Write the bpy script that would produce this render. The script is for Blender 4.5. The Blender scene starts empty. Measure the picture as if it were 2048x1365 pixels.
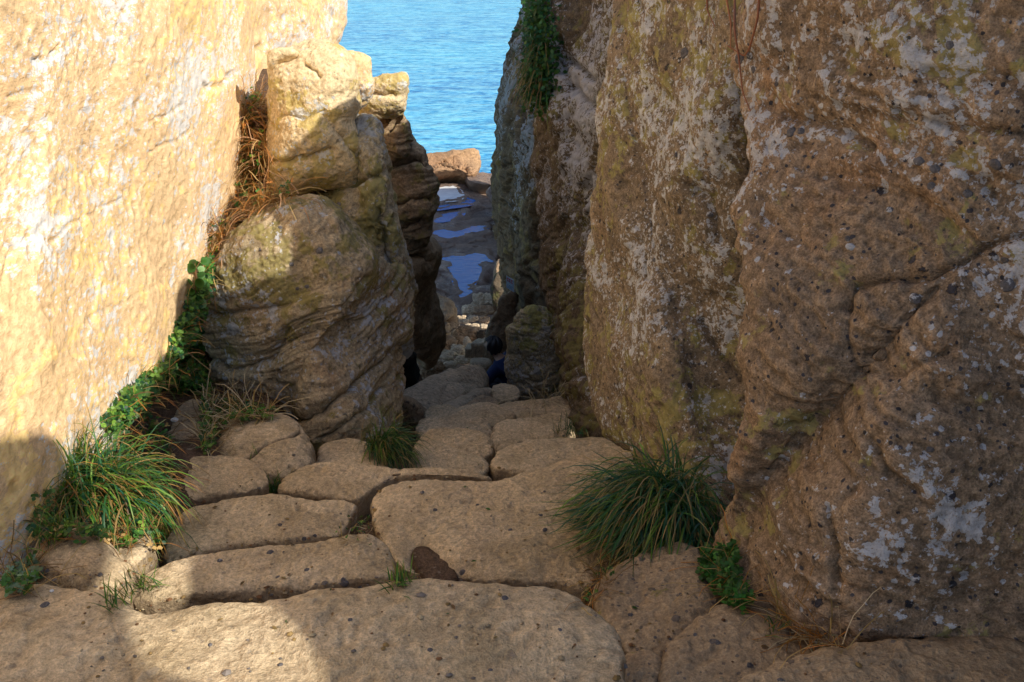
import bpy, math, random
import numpy as np
from mathutils import Vector
from mathutils.bvhtree import BVHTree
random.seed(7); RNG = np.random.default_rng(7)
scn = bpy.context.scene
COL = scn.collection
R = math.radians

# ------------------------------------------------------------------ camera
PITCH = R(24.0); FPX = 1991.0
cam_d = bpy.data.cameras.new('camera'); cam = bpy.data.objects.new('camera', cam_d); COL.objects.link(cam)
cam_d.sensor_width = 36.0; cam_d.lens = 36.0 * FPX / 2048.0
cam_d.clip_start = 0.05; cam_d.clip_end = 20000
cam.location = (0, 0, 0); cam.rotation_euler = (R(90) - PITCH, 0, 0)
scn.camera = cam
CP, SP = math.cos(PITCH), math.sin(PITCH)
def ray(px, py):
    x = (px - 1024.0) / FPX; y = (682.5 - py) / FPX
    return np.array([x, CP + y * SP, -SP + y * CP])
def atY(px, py, Y): d = ray(px, py); return d * (Y / d[1])
def atZ(px, py, Z): d = ray(px, py); return d * (Z / d[2])
def atX(px, py, X): d = ray(px, py); return d * (X / d[0])
def proj(P):
    f = P[:, 1] * CP - P[:, 2] * SP
    u = P[:, 1] * SP + P[:, 2] * CP
    return 1024 + FPX * P[:, 0] / f, 682.5 - FPX * u / f

# ------------------------------------------------------------------ noise
def _h(ix, iy, iz, seed):
    h = (ix.astype(np.uint32) * np.uint32(374761393) + iy.astype(np.uint32) * np.uint32(668265263)
         + iz.astype(np.uint32) * np.uint32(2246822519) + np.uint32(seed * 3266489917 & 0xffffffff))
    h = (h ^ (h >> np.uint32(13))) * np.uint32(1274126177)
    h = h ^ (h >> np.uint32(16))
    return (h & np.uint32(0xffffff)).astype(np.float32) * np.float32(2.0 / 0xffffff) - np.float32(1)
def noise(P, seed=0):
    F = np.floor(P); f = (P - F).astype(np.float32); I = F.astype(np.int64)
    w = f * f * f * (f * (f * 6 - 15) + 10)
    x, y, z = I[:, 0], I[:, 1], I[:, 2]; wx, wy, wz = w[:, 0], w[:, 1], w[:, 2]
    def lerp(a, b, t): return a + (b - a) * t
    c = [[[_h(x + i, y + j, z + k, seed) for k in (0, 1)] for j in (0, 1)] for i in (0, 1)]
    return lerp(lerp(lerp(c[0][0][0], c[1][0][0], wx), lerp(c[0][1][0], c[1][1][0], wx), wy),
                lerp(lerp(c[0][0][1], c[1][0][1], wx), lerp(c[0][1][1], c[1][1][1], wx), wy), wz)
_q, _ = np.linalg.qr(np.random.default_rng(3).normal(size=(3, 3)))
def fbm(P, freq, octv=4, seed=0, gain=0.5, ridged=False):
    Q = P * freq; a = 1.0; s = 0; tot = 0
    for o in range(octv):
        v = noise(Q, seed + o * 17)
        if ridged: v = 1 - 2 * np.abs(v)
        s = s + a * v; tot += a; a *= gain; Q = (Q @ _q) * 2.03 + 5.3
    return s / tot

# ------------------------------------------------------------------ mesh helpers
def mesh_obj(name, V, F, mats, parent=None, loc=None, smooth=True, midx=None, cols=None):
    V = np.asarray(V, dtype=np.float64)
    loc = np.zeros(3) if loc is None else np.asarray(loc, float)
    me = bpy.data.meshes.new(name)
    L = V - loc
    if isinstance(F, np.ndarray) and F.ndim == 2:
        n, k = F.shape
        me.vertices.add(len(L)); me.vertices.foreach_set('co', L.astype(np.float32).ravel())
        me.loops.add(n * k); me.loops.foreach_set('vertex_index', F.astype(np.int32).ravel())
        me.polygons.add(n); me.polygons.foreach_set('loop_start', np.arange(0, n * k, k, dtype=np.int32))
        me.update(calc_edges=True)
    else:
        me.from_pydata([tuple(v) for v in L], [], [tuple(f) for f in F]); me.update()
    if smooth: me.polygons.foreach_set('use_smooth', np.ones(len(me.polygons), dtype=bool))
    for m in (mats if isinstance(mats, (list, tuple)) else [mats]): me.materials.append(m)
    if midx is not None: me.polygons.foreach_set('material_index', np.asarray(midx, dtype=np.int32))
    if cols is not None:
        ca = me.color_attributes.new('tint', 'FLOAT_COLOR', 'POINT')
        ca.data.foreach_set('color', np.asarray(cols, dtype=np.float32).ravel())
    o = bpy.data.objects.new(name, me); COL.objects.link(o); o.location = loc
    if parent is not None:
        o.parent = parent; o.location = loc - np.array(parent.location)
    return o
def tag(o, label=None, cat=None, group=None, kind=None):
    if label: o['label'] = label
    if cat: o['category'] = cat
    if group: o['group'] = group
    if kind: o['kind'] = kind
    return o

def catmull(P, n, closed=True):
    P = np.asarray(P, float); m = len(P); out = []
    seg = 24
    for i in range(m):
        p0, p1, p2, p3 = P[i - 1], P[i], P[(i + 1) % m], P[(i + 2) % m]
        t = np.linspace(0, 1, seg, endpoint=False)[:, None]
        d1 = np.linalg.norm(p2 - p1) + 1e-9
        m1 = (p2 - p0) * d1 / (np.linalg.norm(p2 - p0) + np.linalg.norm(p1-p0) * 0 + 1e-9) * .9
        m2 = (p3 - p1) * d1 / (np.linalg.norm(p3 - p1) + 1e-9) * .9
        h00 = 2 * t**3 - 3 * t**2 + 1; h10 = t**3 - 2 * t**2 + t; h01 = -2 * t**3 + 3 * t**2; h11 = t**3 - t**2
        out.append(h00 * p1 + h10 * m1 + h01 * p2 + h11 * m2)
    out = np.vstack(out); out2 = np.vstack([out, out[:1]])
    s = np.r_[0, np.cumsum(np.linalg.norm(np.diff(out2, axis=0), axis=1))]
    q = np.linspace(0, s[-1], n, endpoint=False)
    return np.stack([np.interp(q, s, out2[:, k]) for k in range(3)], 1)

def profile(p, n, ratio):
    a = np.linspace(0, math.pi / 2, 400)
    s = np.sin(a) ** (2 / p); h = np.cos(a) ** (2 / p)
    L = np.r_[0, np.cumsum(np.hypot(np.diff(s), np.diff(h) * ratio))]
    q = np.linspace(0, L[-1], n + 1)
    return np.interp(q, L, s), np.interp(q, L, h)

ROCKS = []
def rock(name, outline, mat, n, hf, hb, center=None, pf=2.4, pb=2.2, nseg=200, nf=70, nb=24,
         amp=(.03, .012, .004), freq=(2.5, 9, 35), strata=0.0, sdir=(0, .2, 1), sfreq=16, pits=0.0,
         grooves=(), seed=0, ledges=(), jag=0.0, lumps=0.0, lfreq=5):
    """closed boulder: a front dome and a back dome that share the outline"""
    O = catmull(outline, nseg)
    sg = max(1.0, nseg * .007); kr = int(3 * sg); kw = np.exp(-.5 * (np.arange(-kr, kr + 1) / sg) ** 2); kw /= kw.sum()
    O = sum(w_ * np.roll(O, q_, 0) for w_, q_ in zip(kw, range(-kr, kr + 1)))
    C = O.mean(0) if center is None else np.asarray(center, float)
    n = np.asarray(n, float); n /= np.linalg.norm(n)
    rad = np.linalg.norm(O - C, axis=1).mean()
    if jag > 0:
        j = fbm(O, 3.5 / max(rad, .05), 4, seed + 91)
        O = C + (O - C) * (1 + jag * j[:, None])
    sf, hF = profile(pf, nf, hf / rad); sb, hB = profile(pb, nb, hb / rad)
    rings = [(sf[i], hF[i] * hf) for i in range(1, nf + 1)] + [(sb[i], -hB[i] * hb) for i in range(nb - 1, 0, -1)]
    S = np.array([r[0] for r in rings]); H = np.array([r[1] for r in rings])
    V = C + S[:, None, None] * (O - C)[None] + H[:, None, None] * n
    V = np.vstack([C + n * hf, V.reshape(-1, 3), C - n * hb])
    nr = len(rings); N = nseg
    i = np.arange(nr - 1)[:, None]; j = np.arange(N)[None]; jn = (j + 1) % N
    a = 1 + i * N + j; b = 1 + i * N + jn; c = 1 + (i + 1) * N + jn; d = 1 + (i + 1) * N + j
    F = np.concatenate([np.stack([a, b, c], -1).reshape(-1, 3), np.stack([a, c, d], -1).reshape(-1, 3)])
    k = np.arange(N); kn = (k + 1) % N; last = 1 + (nr - 1) * N
    F = np.vstack([F, np.stack([np.zeros(N, int), kn + 1, k + 1], -1), np.stack([np.full(N, len(V) - 1), last + k, last + kn], -1)])
    A, B_, C_ = V[F[:, 0]], V[F[:, 1]], V[F[:, 2]]
    if np.einsum('ij,ij->i', A - C, np.cross(B_ - C, C_ - C)).sum() < 0: F = F[:, ::-1].copy()
    sS = np.clip(np.r_[0, np.repeat(S, N), 0] / .16, 0, 1); sS = (sS * sS * (3 - 2 * sS))[:, None]
    def normals(V):
        X = _normals(V); G = X[1:-1].reshape(nr, N, 3); m_ = G.mean(1, keepdims=True)
        side = np.r_[[n], np.repeat(np.where(H[:, None] >= 0, n, -n), N, 0).reshape(-1, 3), [-n]]
        G = (G + np.roll(G, 1, 1) + np.roll(G, -1, 1) + np.roll(G, 2, 1) + np.roll(G, -2, 1)) / 5
        G[1:-1] = (G[1:-1] + G[:-2] + G[2:]) / 3
        X[1:-1] = G.reshape(-1, 3); X = X * sS + side * (1 - sS)
        return X / (np.linalg.norm(X, axis=1)[:, None] + 1e-12)
    def _normals(V):
        fn = np.cross(V[F[:, 1]] - V[F[:, 0]], V[F[:, 2]] - V[F[:, 0]])
        nn = np.stack([np.bincount(F.ravel(), np.repeat(fn[:, q], 3), len(V)) for q in range(3)], 1)
        return nn / (np.linalg.norm(nn, axis=1)[:, None] + 1e-12)
    NN = normals(V)
    D = amp[0] * fbm(V, freq[0], 3, seed)
    if lumps:
        D += lumps * (np.abs(fbm(V, lfreq, 2, seed + 5)) - .35)
    V = V + NN * D[:, None]
    NN = normals(V)
    D = amp[1] * fbm(V, freq[1], 4, seed + 3) + amp[2] * fbm(V, freq[2], 3, seed + 7)
    if strata:
        sd = np.asarray(sdir, float); sd /= np.linalg.norm(sd)
        W = V + .12 * np.stack([fbm(V, 2.2, 2, seed + 20 + q) for q in range(3)], 1)
        u = W @ sd
        lat = W - u[:, None] * sd
        Q = lat * (sfreq * .14) + (u * sfreq)[:, None] * sd
        v = fbm(Q, 1.0, 4, seed + 31, gain=.55)
        m = .35 + .65 * np.clip(fbm(V, 1.7, 2, seed + 44) * 1.6 + .5, 0, 1)
        D += strata * m * (np.clip(v * 2.2, -1, .6))
    if pits:
        pn = fbm(V, freq[2] * .55, 2, seed + 60)
        D -= pits * np.clip(pn - .15, 0, 1) * 3
    if grooves or ledges:
        px, py = proj(V)
        wob = 9 * fbm(V, 9, 3, seed + 70)
        px = px + wob; py = py + 9 * fbm(V, 9, 3, seed + 71)
        front = (NN @ (-C / np.linalg.norm(C))) > -.2
        for (pts, w, dep) in grooves:
            dm = np.full(len(V), 1e9)
            for (x0, y0), (x1, y1) in zip(pts[:-1], pts[1:]):
                vx, vy = x1 - x0, y1 - y0; t = np.clip(((px - x0) * vx + (py - y0) * vy) / (vx * vx + vy * vy), 0, 1)
                dm = np.minimum(dm, np.hypot(px - x0 - t * vx, py - y0 - t * vy))
            D -= front * dep * np.exp(-(dm / w) ** 1.4)
        for (pts, w, dep) in ledges:      # step: the side left of the line direction is raised, falling off over w px
            dm = np.full(len(V), 1e9); sg = np.zeros(len(V))
            for (x0, y0), (x1, y1) in zip(pts[:-1], pts[1:]):
                vx, vy = x1 - x0, y1 - y0; t = np.clip(((px - x0) * vx + (py - y0) * vy) / (vx * vx + vy * vy), 0, 1)
                dd = np.hypot(px - x0 - t * vx, py - y0 - t * vy); s_ = (px - x0) * vy - (py - y0) * vx
                upd = dd < dm; dm = np.where(upd, dd, dm); sg = np.where(upd, s_, sg)
            D += front * dep * np.where(sg > 0, np.exp(-dm / w), -.5 * np.exp(-dm / (w * .3))) 
    V = V + NN * D[:, None]
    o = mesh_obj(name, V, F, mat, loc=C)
    ROCKS.append(o)
    return o

# ------------------------------------------------------------------ materials
def nt(name):
    m = bpy.data.materials.new(name); m.use_nodes = True; t = m.node_tree; t.nodes.clear()
    out = t.nodes.new('ShaderNodeOutputMaterial'); b = t.nodes.new('ShaderNodeBsdfPrincipled')
    t.links.new(b.outputs[0], out.inputs[0]); return m, t, b
class NB:
    def __init__(s, t): s.t = t
    def n(s, typ, **kw):
        x = s.t.nodes.new(typ)
        for k, v in kw.items(): setattr(x, k, v)
        return x
    def set(s, inp, v):
        if isinstance(v, bpy.types.NodeSocket): s.t.links.new(v, inp)
        elif v is not None:
            if hasattr(inp.default_value, '__len__') and hasattr(v, '__len__') and len(v) == 3 and len(inp.default_value) == 4: v = (*v, 1)
            inp.default_value = v
    def noise(s, vec, scale, detail=4, rough=.55, dist=0.0, lac=2.0):
        x = s.n('ShaderNodeTexNoise'); s.set(x.inputs['Vector'], vec)
        x.inputs['Scale'].default_value = scale; x.inputs['Detail'].default_value = detail
        x.inputs['Roughness'].default_value = rough; x.inputs['Distortion'].default_value = dist
        return x.outputs['Fac']
    def vor(s, vec, scale, feature='F1', rnd=1.0, detail=0):
        x = s.n('ShaderNodeTexVoronoi', feature=feature); s.set(x.inputs['Vector'], vec); x.inputs['Scale'].default_value = scale
        if 'Detail' in x.inputs: x.inputs['Detail'].default_value = detail
        x.inputs['Randomness'].default_value = rnd
        return x
    def mr(s, v, a, b, c=0, d=1, smooth=False):
        x = s.n('ShaderNodeMapRange'); x.interpolation_type = 'SMOOTHSTEP' if smooth else 'LINEAR'
        s.set(x.inputs['Value'], v)
        for k, q in zip(('From Min', 'From Max', 'To Min', 'To Max'), (a, b, c, d)): s.set(x.inputs[k], q)
        return x.outputs[0]
    def m(s, op, a, b=None, c=None, clamp=False):
        x = s.n('ShaderNodeMath', operation=op, use_clamp=clamp)
        s.set(x.inputs[0], a); s.set(x.inputs[1], b)
        if c is not None: s.set(x.inputs[2], c)
        return x.outputs[0]
    def mix(s, f, a, b, blend='MIX'):
        x = s.n('ShaderNodeMix', data_type='RGBA', blend_type=blend)
        s.set(x.inputs[0], f); s.set(x.inputs[6], a); s.set(x.inputs[7], b); return x.outputs[2]
    def map(s, vec, scale=(1, 1, 1), rot=(0, 0, 0), loc=(0, 0, 0)):
        x = s.n('ShaderNodeMapping'); s.set(x.inputs[0], vec)
        x.inputs['Scale'].default_value = scale; x.inputs['Rotation'].default_value = rot; x.inputs['Location'].default_value = loc
        return x.outputs[0]
    def bump(s, h, strength, dist, normal=None):
        x = s.n('ShaderNodeBump'); s.set(x.inputs['Height'], h); x.inputs['Strength'].default_value = strength
        x.inputs['Distance'].default_value = dist
        if normal is not None: s.set(x.inputs['Normal'], normal)
        return x.outputs[0]

def rock_mat(name, c1, c2, c3, white=0.0, wcol=(.55, .56, .6), yellow=0.0, ycol=(.22, .19, .05), grey=0.0, rings=0.0,
             pebbles=.3, pebcol=(.05, .048, .05), grain=1.0, wsc=1.0, bump=1.0, scale=1.0, wstretch=(1, 1, 1), rust=0.0,
             dark=0.0, dirt_shade=0.0, wet=0.0, ys=1.0, strat=0.0, offs=(0, 0, 0), sand=0.0, wmask=None):
    m, t, b = nt(name); B = NB(t)
    g = B.n('ShaderNodeNewGeometry'); P0 = B.map(g.outputs['Position'], (scale, scale * ys, scale), (0, 0, 0), offs)
    wn = B.n('ShaderNodeTexNoise'); B.set(wn.inputs['Vector'], P0); wn.inputs['Scale'].default_value = 4; wn.inputs['Detail'].default_value = 3
    P = B.mix(.06, P0, wn.outputs['Color'], 'ADD')
    big = B.noise(P, 1.6, 3, .6); mid = B.noise(P, 7, 4, .65); fine = B.noise(P, 55, 4, .7); vfine = B.noise(P, 190, 2, .7)
    col = B.mix(B.mr(big, .38, .62, smooth=True), c1, c2)
    col = B.mix(B.mr(mid, .45, .7, 0, .8), col, c3)
    if strat:
        SP_ = B.map(P, (2.2, 2.2, 26), (R(12), R(8), 0))
        st = B.noise(SP_, 1, 5, .6)
        col = B.mix(B.m('MULTIPLY', B.mr(st, .5, .68), strat), col, tuple(x * .38 for x in c1))
    if rust: col = B.mix(B.m('MULTIPLY', B.mr(B.noise(P, 3.3, 6, .7), .52, .68), rust), col, (.36, .15, .04))
    if sand: col = B.mix(B.m('MULTIPLY', B.mr(B.noise(P, 5.1, 4, .6), .45, .65), sand), col, (.40, .30, .17))
    gr = B.mr(fine, .25, .75, 1 - .42 * grain, 1 + .42 * grain)
    col = B.mix(1.0, col, gr, 'MULTIPLY')
    gr2 = B.mr(vfine, .3, .7, 1 - .3 * grain, 1 + .3 * grain)
    col = B.mix(1.0, col, gr2, 'MULTIPLY')
    h = B.m('MULTIPLY', fine, .5)
    h = B.m('ADD', h, B.m('MULTIPLY', mid, .8))
    h = B.m('ADD', h, B.m('MULTIPLY', vfine, .22))
    for (sc, th, rr) in ((22, .27, .82), (60, .3, .7)):
        v = B.vor(P, sc); sel = B.m('GREATER_THAN', v.outputs['Color'], rr)
        jag = B.m('ADD', v.outputs['Distance'], B.mr(fine, .3, .7, -.12, .12))
        mk = B.m('MULTIPLY', B.mr(jag, th, th - .05), sel, clamp=True)
        col = B.mix(B.m('MULTIPLY', mk, pebbles), col, B.mix(B.mr(v.outputs['Color'], rr, 1), pebcol, tuple(min(1, x * 2.4) for x in pebcol)))
        if sc == 22: h = B.m('ADD', h, B.m('MULTIPLY', mk, .3 * pebbles))
    if grey: # thin grey crust
        gm = B.m('MULTIPLY', B.mr(B.noise(P, 2.7, 7, .72), .5, .62), grey)
        col = B.mix(gm, col, (.30, .30, .31))
    if yellow:
        n1 = B.noise(P, 6.5 * wsc, 5, .68); n2 = B.noise(B.map(P, loc=(3, 7, 1)), 1.3, 3, .5)
        ym = B.mr(B.m('ADD', n1, B.mr(n2, .3, .7, -.12, .12)), .62 - .1 * yellow, .66 - .1 * yellow)
        ym = B.m('MULTIPLY', ym, B.mr(fine, .3, .55, .45, 1), clamp=True)
        col = B.mix(B.m('MULTIPLY', ym, .82), col, B.mix(mid, ycol, tuple(x * 1.7 for x in ycol)))
    if rings:
        v = B.vor(B.map(P, loc=(1, 2, 5)), 13 * wsc); sel = B.m('GREATER_THAN', v.outputs['Color'], .58)
        dd = B.m('ADD', v.outputs['Distance'], B.mr(fine, .3, .7, -.06, .06))
        rad = B.mr(v.outputs['Color'], .58, 1, .12, .36)
        disc = B.mr(B.m('SUBTRACT', rad, dd), 0, .02); edge = B.m('SUBTRACT', disc, B.mr(B.m('SUBTRACT', rad, dd), .03, .06))
        big2 = B.mr(B.noise(B.map(P, loc=(9, 1, 1)), 1.2, 2, .5), .45, .6)
        mk = B.m('MULTIPLY', B.m('ADD', B.m('MULTIPLY', disc, .35), B.m('MULTIPLY', edge, .6)), B.m('MULTIPLY', sel, B.m('MULTIPLY', big2, rings)), clamp=True)
        col = B.mix(mk, col, (.42, .43, .43))
    if white:
        PW = B.map(P, wstretch, (0, R(18), 0), (5, 2, 8))
        big3 = B.noise(PW, 1.1 * wsc, 3, .5); n1 = B.noise(PW, 11 * wsc, 5, .7); n3 = B.noise(PW, 34 * wsc, 4, .65)
        off = B.mr(big3, .3, .7, -.14, .11)
        if wmask is not None:
            off = B.m('ADD', off, wmask(B, g))
        w1 = B.mr(B.m('ADD', n1, off), .635 - .1 * white, .655 - .1 * white)
        w2 = B.mr(B.m('ADD', n3, B.m('MULTIPLY', off, 1.0)), .66 - .1 * white, .69 - .1 * white)
        v = B.vor(PW, 30 * wsc); dots = B.m('MULTIPLY', B.mr(B.m('ADD', v.outputs['Distance'], B.mr(n3, .3, .7, -.15, .15)), .3, .24), B.m('GREATER_THAN', B.m('ADD', v.outputs['Color'], B.m('MULTIPLY', off, 1.5)), .84 - .1 * white), clamp=True)
        wm = B.m('MAXIMUM', B.m('MAXIMUM', w1, w2), dots, clamp=True)
        wm = B.m('MULTIPLY', wm, B.mr(vfine, .3, .5, .55, 1), clamp=True)
        col = B.mix(B.m('MULTIPLY', wm, .92), col, B.mix(fine, tuple(x * .8 for x in wcol), tuple(min(.9, x * 1.15) for x in wcol)))
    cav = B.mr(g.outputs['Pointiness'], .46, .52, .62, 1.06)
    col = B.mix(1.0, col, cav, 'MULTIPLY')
    if dirt_shade:  # soil colour plus contact shade painted into joints; stone sides browner
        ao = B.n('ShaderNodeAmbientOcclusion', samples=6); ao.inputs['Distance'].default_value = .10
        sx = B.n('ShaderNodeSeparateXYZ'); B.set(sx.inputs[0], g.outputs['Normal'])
        dm = B.m('MAXIMUM', B.mr(B.m('ADD', ao.outputs['AO'], B.mr(mid, .3, .7, -.12, .12)), .70, .35, 0, dirt_shade), B.mr(B.m('ADD', sx.outputs[2], B.mr(mid, .3, .7, -.15, .15)), .80, .35, 0, dirt_shade * .6))
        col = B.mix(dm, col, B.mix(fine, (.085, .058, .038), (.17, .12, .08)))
    rough = .92
    B.set(b.inputs['Base Color'], col); b.inputs['Specular IOR Level'].default_value = .25
    if wet:
        wv = B.map(g.outputs['Position'], (1, .45, 1))
        wt = B.mr(B.noise(wv, 1.1, 5, .6), .5, .6)
        B.set(b.inputs['Roughness'], B.mr(wt, 0, 1, .8, .22)); b.inputs['Specular IOR Level'].default_value = .5
    else: b.inputs['Roughness'].default_value = rough
    B.set(b.inputs['Normal'], B.bump(h, .85 * bump, .011 / scale))
    return m

def zgrad(a, b, lo, hi):
    def f(B, g):
        s = B.n('ShaderNodeSeparateXYZ'); B.set(s.inputs[0], g.outputs['Position']); return B.mr(s.outputs[2], a, b, lo, hi)
    return f

M = {}
M['step'] = rock_mat('worn_sandstone', (.70, .535, .335), (.78, .615, .405), (.58, .445, .29), pebbles=.32, pebcol=(.16, .14, .13), grain=.85, bump=1.5, sand=.6, rust=.15, dirt_shade=.85)
M['step_dark'] = rock_mat('weathered_sandstone', (.46, .335, .21), (.55, .41, .26), (.36, .27, .175), pebbles=.7, pebcol=(.08, .075, .08), grain=.8, bump=1.3, rust=.2, yellow=.25, dirt_shade=.8)
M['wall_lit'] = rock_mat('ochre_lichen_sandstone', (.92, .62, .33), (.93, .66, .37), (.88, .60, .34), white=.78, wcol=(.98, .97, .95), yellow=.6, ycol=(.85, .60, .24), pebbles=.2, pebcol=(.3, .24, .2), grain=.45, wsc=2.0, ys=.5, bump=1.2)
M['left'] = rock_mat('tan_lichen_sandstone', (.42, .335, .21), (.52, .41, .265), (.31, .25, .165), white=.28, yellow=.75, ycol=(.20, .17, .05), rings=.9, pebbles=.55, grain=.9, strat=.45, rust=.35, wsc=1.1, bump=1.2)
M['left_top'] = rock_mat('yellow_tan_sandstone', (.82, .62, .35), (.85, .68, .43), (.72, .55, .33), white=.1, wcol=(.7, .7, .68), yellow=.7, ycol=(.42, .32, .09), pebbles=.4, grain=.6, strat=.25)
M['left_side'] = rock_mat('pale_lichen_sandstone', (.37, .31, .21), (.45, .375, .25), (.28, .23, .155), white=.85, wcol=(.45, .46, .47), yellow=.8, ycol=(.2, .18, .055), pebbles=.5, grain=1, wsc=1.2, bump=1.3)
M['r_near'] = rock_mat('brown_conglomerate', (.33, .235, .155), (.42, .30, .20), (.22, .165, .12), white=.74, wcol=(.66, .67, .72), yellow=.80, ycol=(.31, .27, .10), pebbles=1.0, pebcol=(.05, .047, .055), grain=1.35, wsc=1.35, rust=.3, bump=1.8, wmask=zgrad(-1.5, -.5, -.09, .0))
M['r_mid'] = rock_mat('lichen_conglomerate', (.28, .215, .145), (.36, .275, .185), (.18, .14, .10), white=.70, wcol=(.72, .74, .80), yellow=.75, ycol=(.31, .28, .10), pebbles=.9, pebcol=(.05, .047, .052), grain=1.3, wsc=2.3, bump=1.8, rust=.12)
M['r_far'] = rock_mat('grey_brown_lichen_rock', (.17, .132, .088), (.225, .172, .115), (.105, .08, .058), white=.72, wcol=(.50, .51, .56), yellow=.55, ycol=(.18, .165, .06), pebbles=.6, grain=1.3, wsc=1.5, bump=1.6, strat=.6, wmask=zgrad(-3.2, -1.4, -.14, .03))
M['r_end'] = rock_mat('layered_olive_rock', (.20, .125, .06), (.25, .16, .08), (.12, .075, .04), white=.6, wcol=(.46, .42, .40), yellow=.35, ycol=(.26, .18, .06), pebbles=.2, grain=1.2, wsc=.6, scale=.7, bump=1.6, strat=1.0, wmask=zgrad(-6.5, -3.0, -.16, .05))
M['gully'] = rock_mat('damp_brown_rock', (.38, .26, .16), (.46, .32, .20), (.26, .18, .12), pebbles=.3, grain=.7, strat=.35, scale=.45, rust=.3)
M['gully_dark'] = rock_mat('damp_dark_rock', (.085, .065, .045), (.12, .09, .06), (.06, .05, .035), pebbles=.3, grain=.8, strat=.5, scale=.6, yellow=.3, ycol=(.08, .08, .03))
M['rubble'] = rock_mat('grey_tan_rubble', (.62, .48, .32), (.70, .56, .39), (.48, .37, .26), pebbles=.4, grain=.7, strat=.3, scale=.5)
M['ledge'] = rock_mat('wet_ledge_rock', (.25, .17, .13), (.33, .23, .165), (.17, .125, .105), pebbles=0, grain=.6, scale=.2, strat=.5, wet=1, bump=1.6)
M['block'] = rock_mat('red_brown_ledge_rock', (.42, .24, .13), (.50, .31, .17), (.33, .2, .12), pebbles=0, grain=.5, scale=.25, bump=1.4)
M['soil'] = rock_mat('dark_brown_soil', (.13, .082, .055), (.17, .11, .072), (.09, .06, .042), pebbles=.8, pebcol=(.2, .16, .12), grain=1.3, bump=1.8)
M['mossy'] = rock_mat('mossy_pale_rock', (.48, .42, .28), (.58, .50, .35), (.36, .31, .2), white=.6, wcol=(.7, .7, .7), yellow=.9, ycol=(.28, .28, .08), pebbles=.4, grain=1, wsc=1.2, bump=1.3)
M['cleft'] = rock_mat('cleft_shadow', (.016, .016, .014), (.022, .018, .008), (.010, .010, .010), pebbles=0, grain=.5)  # near-black colour paints the deep shade of the cleft
M['cobble'] = rock_mat('grey_cobble', (.13, .12, .125), (.17, .16, .165), (.10, .095, .10), pebbles=0, grain=.8, white=.2)

def simple(name, col, rough=.7, **kw):
    m, t, b = nt(name); B = NB(t)
    g = B.n('ShaderNodeNewGeometry'); f = B.noise(g.outputs['Position'], kw.get('ns', 20), 4, .6)
    B.set(b.inputs['Base Color'], B.mix(f, tuple(c * .7 for c in col), tuple(min(1, c * 1.3) for c in col)))
    b.inputs['Roughness'].default_value = rough
    return m
def leaf_mat(name, rough=.45, trans=.25):
    m, t, b = nt(name); B = NB(t)
    a = B.n('ShaderNodeAttribute', attribute_name='tint')
    B.set(b.inputs['Base Color'], a.outputs['Color']); b.inputs['Roughness'].default_value = rough
    b.inputs['Specular IOR Level'].default_value = .35
    tr = t.nodes.new('ShaderNodeBsdfTranslucent'); B.set(tr.inputs[0], B.mix(.5, a.outputs['Color'], (.25, .4, .05)))
    ms = t.nodes.new('ShaderNodeMixShader'); ms.inputs[0].default_value = trans
    t.links.new(b.outputs[0], ms.inputs[1]); t.links.new(tr.outputs[0], ms.inputs[2])
    out = [x for x in t.nodes if x.type == 'OUTPUT_MATERIAL'][0]; t.links.new(ms.outputs[0], out.inputs[0])
    return m
M['leaf'] = leaf_mat('leaf'); M['stem'] = leaf_mat('dry_stem', .8, .05)

# ------------------------------------------------------------------ sea
def sea_mat():
    m, t, b = nt('sea_water'); B = NB(t)
    g = B.n('ShaderNodeNewGeometry'); P = g.outputs['Position']
    big = B.noise(B.map(P, (.012, .05, 1)), 1, 4, .6)
    r1 = B.noise(B.map(P, (.35, 1.1, 1), (0, 0, R(8))), 1, 5, .62, .4); r2 = B.noise(B.map(P, (1.6, 4.2, 1), (0, 0, R(-6))), 1, 5, .65, .3)
    r3 = B.noise(B.map(P, (.10, .34, 1), (0, 0, R(5))), 1, 3, .6)
    col = B.mix(B.mr(big, .35, .65), (.010, .31, .74), (.07, .56, .92))
    h = B.m('ADD', B.m('MULTIPLY', r1, .45), B.m('ADD', B.m('MULTIPLY', r2, .16), B.m('MULTIPLY', r3, .7)))
    wv = B.m('ADD', B.m('MULTIPLY', r1, .45), B.m('MULTIPLY', r2, .55))
    col = B.mix(B.mr(wv, .44, .58, .0, .9), col, (.30, .78, .95))
    col = B.mix(B.mr(wv, .5, .40, .0, .75), col, (.004, .17, .46))
    B.set(b.inputs['Base Color'], col); b.inputs['Roughness'].default_value = .22; b.inputs['IOR'].default_value = 1.33
    b.inputs['Specular IOR Level'].default_value = .35
    B.set(b.inputs['Normal'], B.bump(h, .8, .9))
    return m
M['sea'] = sea_mat()
V = [(-6000, 22, -12), (6000, 22, -12), (6000, 12000, -12), (-6000, 12000, -12)]
tag(mesh_obj('sea', V, [(0, 1, 2, 3)], M['sea'], smooth=False), kind='structure')

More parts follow.
